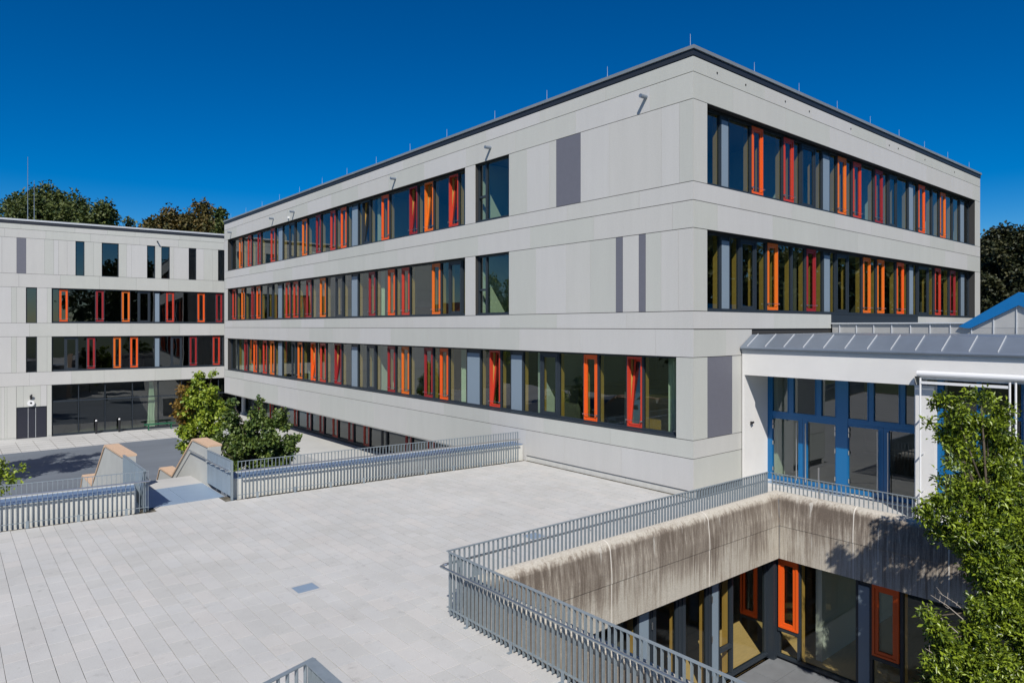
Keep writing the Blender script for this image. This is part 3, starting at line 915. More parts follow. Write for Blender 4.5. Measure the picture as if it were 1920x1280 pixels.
for cx, cy, r_, lb in ((2.1, 1.6, -1.7, 'olive shell chair behind the table by the last dark pane at the corner'), (2.1, 3.2, -1.4, 'olive shell chair behind the table at the orange window nearest the corner'),
                   (2.2, 4.9, -1.2, 'olive shell chair just left of the orange window nearest the building corner'), (2.0, 5.8, -1.9, 'olive shell chair inside, leftmost of the four near the building corner')):
    chair(cx, cy, r_, lb)

# ================================================================== FAR WING
WB = thing('school_wing', 'four storey grey panel wing across the far courtyard with slit windows on top', 'building', (2.30, 48.41, -3.4))
wmi = Matrix.Translation((2.30, 48.41, -3.4)).inverted()
before = set(o.name for o in COL.objects)
UE = 26.0; UR = -7.0
def wsolid(name, mat, u0, u1, d0, d1, z0, z1):
    return fbox(WING, name, None, u0, u1, d0, d1, z0, z1, M[mat])
wsolid('roof', 'roof_dark', UR, UE, 0.12, 12, 11.9, 12.2)
wsolid('dark_roof_gap', 'roof_dark', UR, UE, -0.02, 0.12, 12.18, 12.40)  # same near-black strip for the shaded gap below the wing's roof edge
for i in range(9):
    a = UR + i * (UE - UR) / 9
    wsolid('roof_edge', 'roof_metal', a, a + (UE - UR) / 9 - .005, -0.06, 0.35, 12.40, 12.53)
for z0, z1 in ((0.42, 1.40), (4.0, 4.99), (7.59, 8.58), (11.17, 12.18)):
    wsolid('backing_wall', 'cavity', UR, UE, 0.045, 0.38, z0, z1)
for z0, z1 in ((1.4, 4.0), (4.99, 7.59)):
    wsolid('backing_wall', 'cavity', 12.05, 12.94, 0.045, .38, z0, z1)
    wsolid('backing_wall', 'cavity', 13.60, UE, 0.045, .38, z0, z1)
    wsolid('backing_wall', 'cavity', UR, 0.02, 0.045, .38, z0, z1)
    panel_row(WING, None, 12.05, 12.94, z0, z1, cuts=[12.33])
    panel_row(WING, None, 13.60, UE, z0, z1, cuts=[14.15, 14.45, 15.6, 17, 18.3, 20, 21.5, 23, 24.5])
for z0, z1, cuts in ((0.42, 1.40, [3.3, 5.2, 8.7, 10.8, 13.4, 15.9, 18.6, 21, 23.5]), (4.0, 4.99, [1.1, 3.4, 6.9, 10.45, 13.4, 16, 19, 22]), (7.59, 8.58, [0.87, 4.23, 6.52, 9.02, 11.52, 14.02, 16.6, 19.2, 22]),
                     (11.17, 11.79, [0.03, 3.49, 6.28, 9.59, 12.4, 14.84, 17.5, 20, 22.6]), (11.79, 12.17, [1.8, 3.4, 6.6, 8.5, 10.6, 13.9, 16.2, 19, 22])):
    panel_row(WING, None, UR, UE, z0, z1, cuts=cuts)
# top row: slits between vertical panels
sl = [(13.59, 14.15, 'P'), (9.99, 10.56, 'W'), (7.73, 8.86, 'W'), (5.19, 5.77, 'W'), (4.14, 4.75, 'W'), (2.16, 2.73, 'W'), (-0.1, 0.47, 'W')]
sl.sort()
cuts_all = [0.9, 1.58, 3.84, 6.86, 7.19, 9.4, 11.09, 11.63, 11.92, 12.48, 15.0, 15.5, 16.5, 18, 19.4, 21, 22.2, 24]
cur = UR
for a, b_, k in sl + [(UE, UE, None)]:
    if a > cur:
        panel_row(WING, None, cur, a, 8.58, 11.17, cuts=[c for c in cuts_all if cur + .15 < c < a - .15])
        wsolid('backing_wall', 'cavity', cur, a, .045, .38, 8.58, 11.17)
    if k == 'P':
        o = fbox(WING, 'facade_panel', None, a + .004, b_ - .004, -0.002, .03, 8.59, 11.16, M['grey_panel']); o['label'] = 'slate grey facade panel'
        wsolid('backing_wall', 'cavity', a, b_, .045, .38, 8.58, 11.17)
    elif k == 'W':
        f = fput(WING, 'slit_window', None, ring_mesh(b_ - a, 2.59, .05, .05, .05, .08, M['anthracite'], 'slit_window'), (a + b_) / 2, .12, 8.58)
        fpane(WING, 'pane', None, a + .04, b_ - .04, .16, 8.62, 11.13, M['glass_dark'])
    cur = b_
for z0, z1 in ((1.40, 4.0), (4.99, 7.59)):
    fput(WING, 'slit_window', None, ring_mesh(.64, z1 - z0, .05, .05, .05, .08, M['anthracite'], 'slit_window'), 13.27, .12, z0)
    fpane(WING, 'pane', None, 13.0, 13.55, .16, z0 + .04, z1 - .04, M['glass_dark'])
# ground floor: panels, triple door, glazed front
panel_row(WING, None, 12.05, 12.34, -3.3, .42, cuts=[])
panel_row(WING, None, 12.35, 14.16, -1.12, .42, cuts=[12.72, 13.75])
panel_row(WING, None, 14.17, UE, -3.3, .42, cuts=[14.7, 14.85, 15.05, 15.7, 16.3, 17.4, 18, 19, 20, 21, 22, 23, 24, 25])
wsolid('backing_wall', 'cavity', 14.17, UE, .045, .38, -3.4, .42)
wsolid('backing_wall', 'cavity', 12.05, 14.17, .3, .38, -3.4, .42)
wsolid('plinth', 'concrete', 14.17, UE, -.02, .1, -3.4, -3.3)
wsolid('plinth', 'concrete', 12.05, 12.34, -.02, .1, -3.4, -3.3)
for a, b_ in ((12.37, 13.01), (13.03, 13.46), (13.48, 14.14)):
    wsolid('door_leaf', 'door_dark', a, b_, .06, .12, -3.38, -1.12)
wsolid('door_frame', 'anthracite', 12.345, 14.165, .02, .058, -1.17, -1.12)
for a in (13.02, 13.47):
    wsolid('door_strip', 'roof_metal', a - .012, a + .012, .045, .06, -3.38, -1.17)
# interior
for z in (-3.38, .62, 4.2, 7.8):
    wsolid('floor_slab', 'lino', UR, UE, .38, 9, z - .12, z)
for z in (0.45, 4.05, 7.62, 11.2):
    wsolid('ceiling', 'ceiling', UR, UE, .38, 9, z, z + .04)
for z0, z1 in ((-3.38, .45), (.62, 4.05), (4.2, 7.6), (7.8, 11.2)):
    wsolid('corridor_wall', 'interior_dark', UR, UE, 7.0, 7.2, z0, z1)
    for u in (0.1, 5.05, 12.2, 18):
        wsolid('cross_wall', 'interior_dark', u - .1, u + .1, .5, 7, z0, z1)
wsolid('end_wall', 'facade', UE, UE + .2, 0, 12, -3.4, 12.2)
for o in list(COL.objects):
    if o.name not in before and o.parent is None:
        o.parent = WB; o.matrix_parent_inverse = wmi
B_ = [(11.59, 11.03, 'o'), (9.26, 8.71, 'c'), (7.52, 6.95, 'a'), (6.38, 5.55, 'D'), (5.21, 4.85, 'G'), (4.4, 3.79, 'r'), (2.05, 1.47, 'o'), (0.62, 0.10, 'c')]
C_ = [(11.23, 10.41, 'D'), (9.82, 9.28, 'c'), (8.09, 7.55, 'a'), (6.94, 6.38, 'o'), (5.21, 4.85, 'G'), (4.01, 3.22, 'D'), (2.65, 2.08, 'c'), (0.87, 0.28, 'r')]
def wing_band(*a, **k):
    o = window_band(*a, **k)
    o.parent = WB; o.matrix_parent_inverse = wmi
wing_band(WING, None, 0.03, 12.04, 4.99, 7.58, B_, glass='glass_dark', posts=False, sill=.13, d=.17)
wing_band(WING, None, 0.03, 12.04, 1.40, 3.99, C_, glass='glass_dark', posts=False, sill=.13, d=.17)
GF = [(u - .06, u + .06, '|') for u in (10.36, 8.63, 6.78, 4.96, 3.25, 1.85, .4, -1.0, -2.5, -4.0)]
wing_band(WING, None, -5.5, 12.04, -3.38, 0.42, GF, glass='glass', posts=False, sill=.12, name='glazed_front', d=.17)
for a, b_ in zip([12.0, 10.33, 8.6, 6.75, 4.93, 3.22, 1.82, .37, -1.03, -2.53], [10.39, 8.66, 6.81, 4.99, 3.28, 1.88, .43, -.97, -2.47, -3.97]):
    o = fbox(WING, 'transom', None, b_, a, .13, .25, -.88, -.80, M['anthracite']); o.parent = WB; o.matrix_parent_inverse = wmi
cm = MB()
for i in range(24):
    cm.v += [(-.35 + i * .03 + .0, .04 * math.sin(i * 1.3), 0), (-.2 + i * .012, .04 * math.sin(i * 1.3), 3.6)]
    if i: cm.f.append((2 * i - 2, 2 * i, 2 * i + 1, 2 * i - 1))
cmo = cm.obj('foyer_curtain', M['curtain']); cmo.location = WING.pt(5.35, .55, -3.3); cmo.rotation_euler = (0, 0, WING.a)
cmo.parent = WB; cmo.matrix_parent_inverse = wmi
# lightning masts on the wing roof
for u, h in ((13.49, 5.1), (13.1, 3.4)):
    p = WING.pt(u, 1.0, 12.2)
    o = MB().tube([p, (p[0], p[1], p[2] + h)], [.03, .012], 8).obj('lightning_mast', M['zinc'])
    o.parent = WB; o.matrix_parent_inverse = wmi
p = WING.pt(5.05, 0, 11.55)
o = MB().tube([p, WING.pt(5.05, -.3, 11.5)], .05, 10).obj('overflow_spout', M['anthracite']); o.parent = WB; o.matrix_parent_inverse = wmi
# round lamp over the triple door
t = thing('wall_lamp', 'round white wall lamp on a dark arm above the triple dark door', 'lamp', WING.pt(13.3, 0, -.85), WING.a)
MB().tube([(0, 0, 0), (0, -.12, 0)], .22, 20).obj('lamp_disc', M['white_paint'], t)
MB().tube([(0, -.121, .02), (0, -.14, .02)], [.07, .06], 12).obj('lamp_lens', M['black_paint'], t)
MB().tube([(.0, 0, .30), (0, -.16, .55), (.05, -.2, .62)], [.07, .08, .05], 10).obj('lamp_arm', M['black_paint'], t)

# bench and bollards in front of the glazed front
t = thing('courtyard_bench', 'low green bench standing before the glazed ground floor of the far wing', 'bench', WING.pt(4.97, -.75, -3.4), WING.a)
for i in range(3):
    MB().box(-1.09, 1.09, -.2 + i * .14, -.08 + i * .14, .42, .49).obj('seat_plank', M['green_paint'], t)
for a in (-.8, .8):
    MB().box(a - .03, a + .03, -.17, -.11, 0, .42).box(a - .03, a + .03, .11, .17, 0, .42).box(a - .03, a + .03, -.17, .17, .37, .415).obj('leg', M['green_paint'], t)
for u, lab in ((9.25, 'black bollard with white top left before the far glass doors'), (7.72, 'black bollard with white top right before the far glass doors')):
    t = thing('bollard', lab, 'bollard', WING.pt(u, -.35, -3.4), 0, 'bollards before the glazed wing')
    MB().tube([(0, 0, 0), (0, 0, .95)], .08, 12).obj('post', M['black_paint'], t)
    MB().tube([(0, 0, .95), (0, 0, 1.05)], [.08, .05], 12).obj('cap', M['white_paint'], t)

# ================================================================== WHITE ANNEX
AX = thing('entrance_annex', 'white rendered annex with blue framed doors and a seamed zinc roof', 'building', (2.41, 0, 0))
ami = Matrix.Translation((2.41, 0, 0)).inverted()
before = set(o.name for o in COL.objects)
XF = 2.41; XD = 3.87
YB = -14.0
def asolid(name, mat, *b):
    return MB().box(*b).obj(name, M[mat])
a_ = MB()
a_.box(XF, 3.0, -0.11, -0.033, 0, 4.05)                 # pier strip at the grey building
a_.box(3.0, XD + .3, -0.033 - .02, -0.033, 0, 4.2)      # cheek lining
a_.box(XF, 2.75, -4.735, -0.11, 3.30, 4.05)             # lintel
a_.box(XF, 2.75, YB, -6.7, 3.55, 4.05)
a_.box(XF, 2.75, -6.7, -4.735, 3.52, 4.05)
a_.box(XF, 2.76, -5.17, -4.735, 0, 3.30)                # pier
a_.box(XF, 2.75, YB, -6.95, 0, 3.55)
a_.box(2.75, XD + .3, -4.90, -4.735, 0, 4.0)
a_.box(XF, 2.70, -6.95, -5.17, -.02, 0.35)
a_.box(2.75, XD + .3, -4.735, -.055, 3.30, 3.45)       # ceiling of the recess
a_.obj('wall', M['white'])
# sloping zinc eave
A = (2.34, YB, 0); B = (2.34, -0.02, 0)
MB().extr([(0.0, 4.09), (0.0, 4.14), (0.62, 4.50), (5.85, 4.52), (5.85, 4.40), (0.62, 4.40), (0.14, 4.06)], A, B, (1, 0)).obj('roof_sheet', M['zinc'])
for i in range(25):
    y = -0.24 - i * 0.567
    if y < YB: break
    MB().extr([(0.01, 4.148), (0.62, 4.50), (0.62, 4.53), (0.01, 4.178)], (2.34, y - .008, 0), (2.34, y + .008, 0), (1, 0)).obj('standing_seam', M['roof_metal'])
MB().tube([(2.345, -0.03, 4.10), (2.345, YB, 4.10)], 0.045, 12).obj('gutter', M['zinc'])
asolid('wall_cap', 'roof_metal', 2.385, 2.409, YB, -.03, 3.99, 4.05)
# upper zinc wall with vertical seams and flat roof behind
asolid('upper_wall', 'zinc_wall', 8.2, 8.3, YB, -0.04, 4.45, 4.83)
asolid('upper_wall_cap', 'roof_metal', 8.12, 8.35, -4.2, -0.04, 4.83, 4.87)
asolid('upper_roof', 'zinc', 8.3, 20, YB, -0.04, 4.6, 4.80)
for i in range(22):
    y = -0.31 - i * 0.569
    z1 = 4.83 if y > -4.2 else (5.36 - .02 if y > -6.9 else 4.83)
    if y > -4.2: z1 = 4.825
    elif y > -5.5: z1 = 4.69 + (-4.29 - y) * 0.553 + 0.0
    elif y > -7.0: z1 = 5.36 - (-5.5 - y) * 0.553
    if y < YB: break
    MB().box(8.160, 8.193, y - .015, y + .015, 4.49, z1).obj('standing_seam', M['roof_metal'])
# gable
gb = MB()
gb.extr([(-4.2, 4.7), (-5.5, 5.42), (-6.8, 4.7)], (8.194, 0, 0), (12.5, 0, 0), (0, 1)).obj('gable_wall', M['zinc_wall'])
MB().extr([(-3.97, 4.74), (-5.5, 5.74), (-5.5, 5.36), (-4.29, 4.69), (-4.15, 4.69)], (8.08, 0, 0), (12.6, 0, 0), (0, 1)).obj('blue_verge', M['blue_sheet'])
MB().extr([(-7.03, 4.74), (-6.71, 4.69), (-5.5, 5.36), (-5.5, 5.74)], (8.08, 0, 0), (12.6, 0, 0), (0, 1)).obj('blue_verge', M['blue_sheet'])
# doors in the recess: plane x = XD
def abox(y0, y1, z0, z1, x0, x1, name, mat):
    return MB().box(x0, x1, y0, y1, z0, z1).obj(name, M[mat])
for y0, y1 in ((-.20, -.056), (-2.50, -2.17), (-4.735, -4.66)):
    abox(y0, y1, 0, 3.30, XD - .05, XD + .07, 'door_post', 'blue')
abox(-4.66, -.2, 1.97, 2.10, XD - .04, XD + .06, 'door_head', 'blue')
abox(-4.66, -.2, 3.22, 3.30, XD - .04, XD + .06, 'door_head', 'blue')
for y0, y1 in ((-.88, -.73), (-1.73, -1.58), (-3.19, -3.06), (-3.99, -3.87)):
    abox(y0, y1, 2.10, 3.22, XD - .04, XD + .06, 'fanlight_mullion', 'blue')
ed = [-.2, -.73, -.88, -1.58, -1.73, -2.17, -2.5, -3.06, -3.19, -3.87, -3.99, -4.66]
for i in range(0, 12, 2):
    y1, y0 = ed[i], ed[i + 1]
    me = bpy.data.meshes.new('pane'); me.from_pydata([(XD, y1, 2.1), (XD, y0, 2.1), (XD, y0, 3.22), (XD, y1, 3.22)], [], [(0, 1, 2, 3)]); me.materials.append(M['glass'])
    link(bpy.data.objects.new('pane', me))
    m = MB()
    for q in ((y0, y0 + .018, 2.1, 3.22), (y1 - .018, y1, 2.1, 3.22), (y0 + .018, y1 - .018, 2.1, 2.13), (y0 + .018, y1 - .018, 3.19, 3.22)):
        m.box(XD - .06, XD + .03, *q)
    m.obj('fanlight_frame', M['blue'])
for o in list(COL.objects):
    if o.name not in before and o.parent is None:
        o.parent = AX; o.matrix_parent_inverse = ami
for y1, y0, hy in ((-.20, -1.165, -1.02), (-1.165, -2.17, -1.30), (-2.5, -3.45, -3.33), (-3.45, -4.66, -3.60)):
    m = MB()
    left_hinge = hy < (y0 + y1) / 2
    sa, sb = (.02, .13) if left_hinge else (.15, .03)      # stiles at y1 side, y0 side
    m.box(XD - .03, XD + .05, y0 + .004, y0 + sb, .02, 1.965); m.box(XD - .03, XD + .05, y1 - sa, y1 - .004, .02, 1.965)
    m.box(XD - .03, XD + .05, y0 + sb, y1 - sa, .02, .14); m.box(XD - .03, XD + .05, y0 + sb, y1 - sa, 1.905, 1.965)
    d_ = m.obj('door', M['blue']); d_.parent = AX; d_.matrix_parent_inverse = ami
    me = bpy.data.meshes.new('pane'); me.from_pydata([(XD, y1 - sa, .14), (XD, y0 + sb, .14), (XD, y0 + sb, 1.905), (XD, y1 - sa, 1.905)], [], [(0, 1, 2, 3)]); me.materials.append(M['glass'])
    o = link(bpy.data.objects.new('pane', me)); o.parent = d_
    o = MB().tube([(XD - .11, hy, .12), (XD - .11, hy, 1.86)], .016, 10).obj('handle', M['stainless'], d_)
    hy2 = y1 - .03 if hy < (y0 + y1) / 2 else y0 + .03
    for z in (.35, 1.15, 1.65, 1.8):
        MB().box(XD - .05, XD - .03, hy2 - .012, hy2 + .012, z - .06, z + .06).obj('hinge', M['stainless'], d_)
def adopt(o, lab=None):
    o.parent = AX; o.matrix_parent_inverse = ami
    return o
# hall behind the doors
adopt(asolid('hall_floor', 'lino', XD + .07, 11, -4.735, -.06, -.1, .0))
adopt(asolid('hall_wall', 'interior_dark', 10.8, 11, -4.735, -.06, 0, 4.2))
adopt(asolid('hall_wall', 'interior', XD + .3, 8.2, -.2, -.06, 0, 4.2))
adopt(asolid('hall_wall', 'interior_dark', XD + .3, 11, -4.9, -4.735, 0, 4.2))
adopt(asolid('hall_ceiling', 'ceiling', XD + .07, 11, -4.735, -.06, 3.4, 3.45))
# window right of the pier, with curtain and awning
wf = MB()
for q in ((-5.30, -5.171, .35, 3.52), (-6.95, -6.85, .35, 3.52), (-6.07, -5.99, .35, 3.52)):
    wf.box(2.60, 2.72, *q)
wf.box(2.60, 2.72, -6.85, -6.07, 2.62, 2.70); wf.box(2.60, 2.72, -5.99, -5.30, 2.62, 2.70)
wf.box(2.60, 2.72, -6.85, -6.07, 3.44, 3.52); wf.box(2.60, 2.72, -5.99, -5.30, 3.44, 3.52)
wf.box(2.60, 2.72, -6.85, -6.07, .35, .45); wf.box(2.60, 2.72, -5.99, -5.30, .35, .45)
wf.box(2.60, 2.72, -5.99, -5.30, 1.20, 1.28)
wfo = adopt(wf.obj('window', M['blue']))
for y0, y1 in ((-6.85, -6.07), (-5.99, -5.30)):
    me = bpy.data.meshes.new('pane'); me.from_pydata([(2.66, y1, .45), (2.66, y0, .45), (2.66, y0, 3.44), (2.66, y1, 3.44)], [], [(0, 1, 2, 3)]); me.materials.append(M['glass_clear'])
    o = link(bpy.data.objects.new('pane', me)); o.parent = wfo
cv = MB(); n = 60
pts = [(2.86 + 0.035 * math.sin(i * 1.05), -5.35 - i * 0.0125) for i in range(n)]
for i, (a, b_) in enumerate(pts):
    cv.v += [(a, b_, .4), (a, b_, 2.55)]
    if i: cv.f.append((2 * i - 2, 2 * i, 2 * i + 1, 2 * i - 1))
o = cv.obj('curtain', M['curtain'], wfo)
adopt(asolid('room_wall', 'interior_dark', 5.5, 5.7, -8.0, -4.9, -.1, 4.2))
adopt(asolid('room_floor', 'lino', 2.75, 5.5, -8.0, -4.9, -.1, .0))
adopt(asolid('room_ceiling', 'ceiling', 2.75, 5.5, -8.0, -4.9, 3.6, 3.65))
adopt(MB().tube([(2.24, -4.86, 3.60), (2.24, -8.8, 3.60)], .075, 14).obj('awning_case', M['white_paint']))
adopt(asolid('awning_bracket', 'roof_metal', 2.30, 2.40, -8.8, -4.90, 3.47, 3.53))
adopt(asolid('awning_bar', 'white_paint', 2.20, 2.27, -6.70, -4.92, 3.36, 3.42))
for y in (-4.93, -6.73, -6.84):
    adopt(MB().tube([(2.22, y, .25), (2.22, y, 3.5)], .022, 8).obj('awning_track', M['white_paint']))
for y in (-4.93, -6.73):
    for z in (0.75, 1.65, 2.55):
        adopt(MB().box(2.22, 2.408, y - .015, y + .015, z - .012, z + .012).obj('track_bracket', M['roof_metal']))
# surveillance camera on the cheek
t = thing('security_camera', 'small dark security camera on the white entrance side wall', 'camera', (2.75, -.12, 1.86))
MB().tube([(0, .06, 0), (0, -.05, 0)], .03, 10).obj('arm', M['black_paint'], t)
MB().tube([(-.06, -.05, -.02), (.06, -.05, .0)], [.04, .03], 10).obj('body', M['black_paint'], t)
st = MB().box(3.3, 3.80, -2.6, -.25, 0.003, .012).obj('door_mat', M['plate']); tag(st, 'flat grey steel foot grating on the floor before the blue doors', 'foot grating')
bo = MB().tube([(2.0, -2.55, 0), (2.0, -2.55, .98)], .022, 10).obj('thin_post', M['stainless']); tag(bo, 'thin steel post standing alone before the blue entrance doors', 'post')

# ================================================================== SUNKEN YARD
YD = thing('sunken_yard_front', 'glazed lower storey around the sunken yard with orange window frames', 'building', (0, -2.3, -3.5))
ymi = Matrix.Translation((0, -2.3, -3.5)).inverted()
before = set(o.name for o in COL.objects)
pfl = MB().box(-9.3, 4, -18, -2.35, -3.7, -3.5).obj('yard_floor', M['pitfloor']); struct(pfl)
for i in range(10):
    for j in range(7):
        x0 = -9.2 + i * 0.9; y0 = -2.45 - (j + 1) * .6
        o = MB().box(x0 + .006, x0 + .894, y0 + .006, y0 + .594, -3.5, -3.475 + random.uniform(-.002, .002)).obj('slab', M['pitfloor'], pfl)
PF = Fac(0, -2.30, 0, 1)
PR = Fac(0.0, 0, -math.pi / 2, -1)
# rooms below the terrace
for nm, mt, b_ in (('room_floor', 'parquet', (-9.3, 6, -2.2, 4.4, -3.6, -3.47)), ('room_floor', 'parquet', (.1, 6, -12, -2.2, -3.6, -3.471)),
                   ('room_wall', 'interior_dark', (-9.3, 6, 4.0, 4.2, -3.47, -.92)), ('room_wall', 'interior_dark', (5.8, 6, -12, 4.0, -3.47, -.92)),
                   ('room_wall', 'interior_dark', (-5.4, -5.25, -2.0, 4.0, -3.47, -.92)), ('room_wall', 'interior', (.6, 5.8, -3.3, -3.15, -3.47, -.92)),
                   ('yard_wall', 'concrete', (-9.42, -9.2, -18, -2.2, -3.5, -.9))):
    MB().box(*b_).obj(nm, M[mt])
for o in list(COL.objects):
    if o.name not in before and o.parent is None and o is not pfl:
        o.parent = YD; o.matrix_parent_inverse = ymi
def yband(*a, **k):
    o = window_band(*a, **k); o.parent = YD; o.matrix_parent_inverse = ymi; return o
yband(PF, None, -9.1, -.16, -3.47, -.90, [(-8.4, -7.9, 'G'), (-7.8, -6.9, 'D'), (-6.85, -5.9, 'D'), (-5.15, -4.8, 'G'), (-4.72, -3.75, 'D'), (-3.70, -2.65, 'D'), (-2.6, -2.3, 'G'), (-1.78, -1.70, '|')], glass='glass_clear', d=.0, sill=.1)
yband(PR, None, -9.5, -2.46, -3.47, -.90, [(-5.36, -5.30, '|'), (-4.70, -4.40, 'G'), (-3.06, -2.98, '|'), (-6.6, -6.5, '|'), (-7.9, -7.8, '|')], glass='glass_clear', d=.0, sill=.1)
before = set(o.name for o in COL.objects)
vent(PR, None, -3.02, -2.53, -2.68, -.98, 'o', -.06, 'glass_clear')
vent(PR, None, -5.29, -4.74, -2.56, -.98, 'o', -.06, 'glass_clear')
MB().box(-.04, .06, -5.30, -4.72, -2.66, -2.58).obj('transom', M['anthracite'])
MB().box(-.04, .06, -3.0, -2.5, -2.78, -2.70).obj('transom', M['anthracite'])
fbox(PF, 'transom', None, -2.28, -1.78, -.02, .08, -2.75, -2.67, M['anthracite'])
MB().box(-.17, .03, -2.47, -2.27, -3.5, -.9).obj('corner_post', M['anthracite'])
for x in (-4.75, -2.62):
    for z in (-3.2, -2.3, -1.4):
        MB().box(x - .012, x + .012, -2.36, -2.345, z - .07, z + .07).obj('hinge', M['stainless'])
for o in list(COL.objects):
    if o.name not in before and o.parent is None:
        o.parent = YD; o.matrix_parent_inverse = ymi
# orange sash on the lower pane at the second window
# weathered concrete upstand beams with a rounded shoulder
def shoulder():
    p = [(0.0, -.02), (0.0, .60)]
    for i in range(8):
        t = i / 7 * math.pi / 2
        p.append((0.10 + .20 * math.sin(t), .46 + .20 * math.cos(t)))
    p += [(0.335, .10), (0.34, -.12), (0.331, -.14), (0.332, -.93), (0.10, -.93), (0.10, -.02)]
    return p
def beam(A, B, U, n, label, joints):
    Av = Vector(A); Bv = Vector(B)
    t = thing('concrete_upstand', label, 'parapet', (A[0], A[1], -.93))
    for i in range(n):
        a = Av.lerp(Bv, i / n); b_ = Av.lerp(Bv, (i + 1) / n)
        dirn = (Bv - Av).normalized()
        a2 = a + dirn * .006; b2 = b_ - dirn * .006
        o = MB().extr(shoulder(), (a2.x - A[0], a2.y - A[1], .93), (b2.x - A[0], b2.y - A[1], .93), U).obj('concrete_segment', M['old_concrete'], t)
        if i:
            s_ = MB().extr([(q[0] + .004 if q[0] > 0.05 else q[0], q[1] + (.003 if q[1] > .4 else 0)) for q in shoulder()[1:-2]] + [(.2, -.85), (.05, .5)], (a.x - dirn.x * .011 - A[0], a.y - dirn.y * .011 - A[1], .93), (a.x + dirn.x * .011 - A[0], a.y + dirn.y * .011 - A[1], .93), U).obj('sealant_joint', M['seal'], t)
    return t
beam((-9.35, -2.17, 0), (0.05, -2.30, 0), (0.0138, -0.9999), 3, 'long weathered concrete upstand with dark streaks on the far side of the sunken yard', 0)
beam((0.12, -2.50, 0), (0.12, -12.0, 0), (-1, 0), 5, 'weathered concrete upstand in tree shade below the entrance doors', 0)
beam((-9.46, -2.25, 0), (-9.46, -16.0, 0), (1, 0), 6, 'concrete upstand right behind the nearest railing of the sunken yard', 0)
dp = MB().tube([(-.17, -2.60, .50), (-.215, -2.64, .1), (-.215, -2.64, -.15), (-.215, -2.64, -.92)], .014, 8).obj('cable_conduit', M['stainless'])
tag(dp, 'thin steel conduit running down the inner corner of the concrete upstands', 'conduit')

# ================================================================== RAILINGS
def railing(A, B, side, label, H=1.05, pitch=0.1015, group='galvanised bar railings round the terrace', handrail=0.80, name='railing', dz=0.03, ho=.09):
    """A -> B on the floor, side = +1: handrail on the left of the direction"""
    A = Vector(A); B = Vector(B)
    L = (B - A).length; ang = math.atan2(B.y - A.y, B.x - A.x)
    t = thing(name, label, 'railing', tuple(A), ang, group)
    MB().box(0, L, -.025, .025, H - .012, H).obj('top_rail', M['steel'], t)
    MB().box(0, L, -.02, .02, .09 + dz, .10 + dz).obj('bottom_rail', M['steel'], t)
    n = int(L / pitch)
    bar = MB().box(-.005, .005, -.024, .024, dz, H - .0125).mesh('baluster', M['steel'])
    off = (L - n * pitch) / 2
    for i in range(n + 1):
        o = bpy.data.objects.new('baluster', bar)
        o.location = (off + i * pitch + (0.006 if i == 0 else -.006 if i == n else 0), 0, 0)
        link(o, t)
    y = side * ho
    MB().tube([(-.02, y, handrail), (L + .02, y, handrail)], .021, 10).obj('handrail', M['stainless'], t, smooth=False)
    foot = MB().box(-.03, .03, side * .03, side * .034, -.02, .16).box(-.03, .03, side * .03, side * .09, 0, .006).mesh('foot_bracket', M['steel'])
    hb = MB().tube([(0, side * .02, handrail - .07), (0, y, handrail - .06), (0, y, handrail - .015)], .008, 6).mesh('rail_bracket', M['stainless'])
    k = max(2, round(L / 1.02))
    for i in range(k):
        u = (i + .5) * L / k
        o = bpy.data.objects.new('foot_bracket', foot); o.location = (u, 0, 0); link(o, t)
        o = bpy.data.objects.new('rail_bracket', hb); o.location = (u, 0, 0); link(o, t)
    return t
railing((-9.55, -1.93, 0), (0.18, -2.12, 0), 1, 'long galvanised bar railing on the far side of the sunken yard below the building corner')
railing((0.18, -2.20, 0), (0.18, -11.0, 0), 1, 'galvanised bar railing above the shaded upstand in front of the blue doors')
nr = railing((-9.55, -10.6, 0), (-9.55, -1.99, 0), 1, 'nearest galvanised bar railing in the foreground, running down to the bottom edge')
hr = MB().tube([(8.6, .09, .80), (8.72, .09, .80), (8.74, 0.02, .80), (8.72, -.03, .81)], .021, 10).obj('handrail_return', M['stainless'], nr)
railing((-0.42, 6.98, 0), (-9.72, 7.91, 0), 1, 'galvanised bar railing before the pale parapet right of the stair entrance')
railing((-11.86, 8.14, 0), (-27.0, 10.02, 0), 1, 'galvanised bar railing before the pale parapet left of the stair entrance')
for i, (A, B, lab) in enumerate((((-0.06, 7.14), (-9.78, 8.12), 'low pale parapet wall with metal coping behind the railing right of the stair'),
                                 ((-12.12, 8.35), (-27.2, 10.22), 'low pale parapet wall with metal coping behind the railing left of the stair'))):
    A = Vector((*A, 0)); B = Vector((*B, 0)); L = (B - A).length; ang = math.atan2(B.y - A.y, B.x - A.x)
    t = thing('parapet_wall', lab, 'parapet', tuple(A), ang, 'parapets at the courtyard edge of the terrace')
    MB().box(0, L, -.74, 0, -3.4, .54).obj('wall', M['parapet'], t)
    n = round(L / 3)
    for k in range(n):
        MB().box(k * L / n + .003, (k + 1) * L / n - .003, -.70, .012, .541, .558).obj('coping', M['coping'], t)
    MB().box(0, L, -.76, -.701, .48, .585).obj('coping_edge', M['parapet'], t)

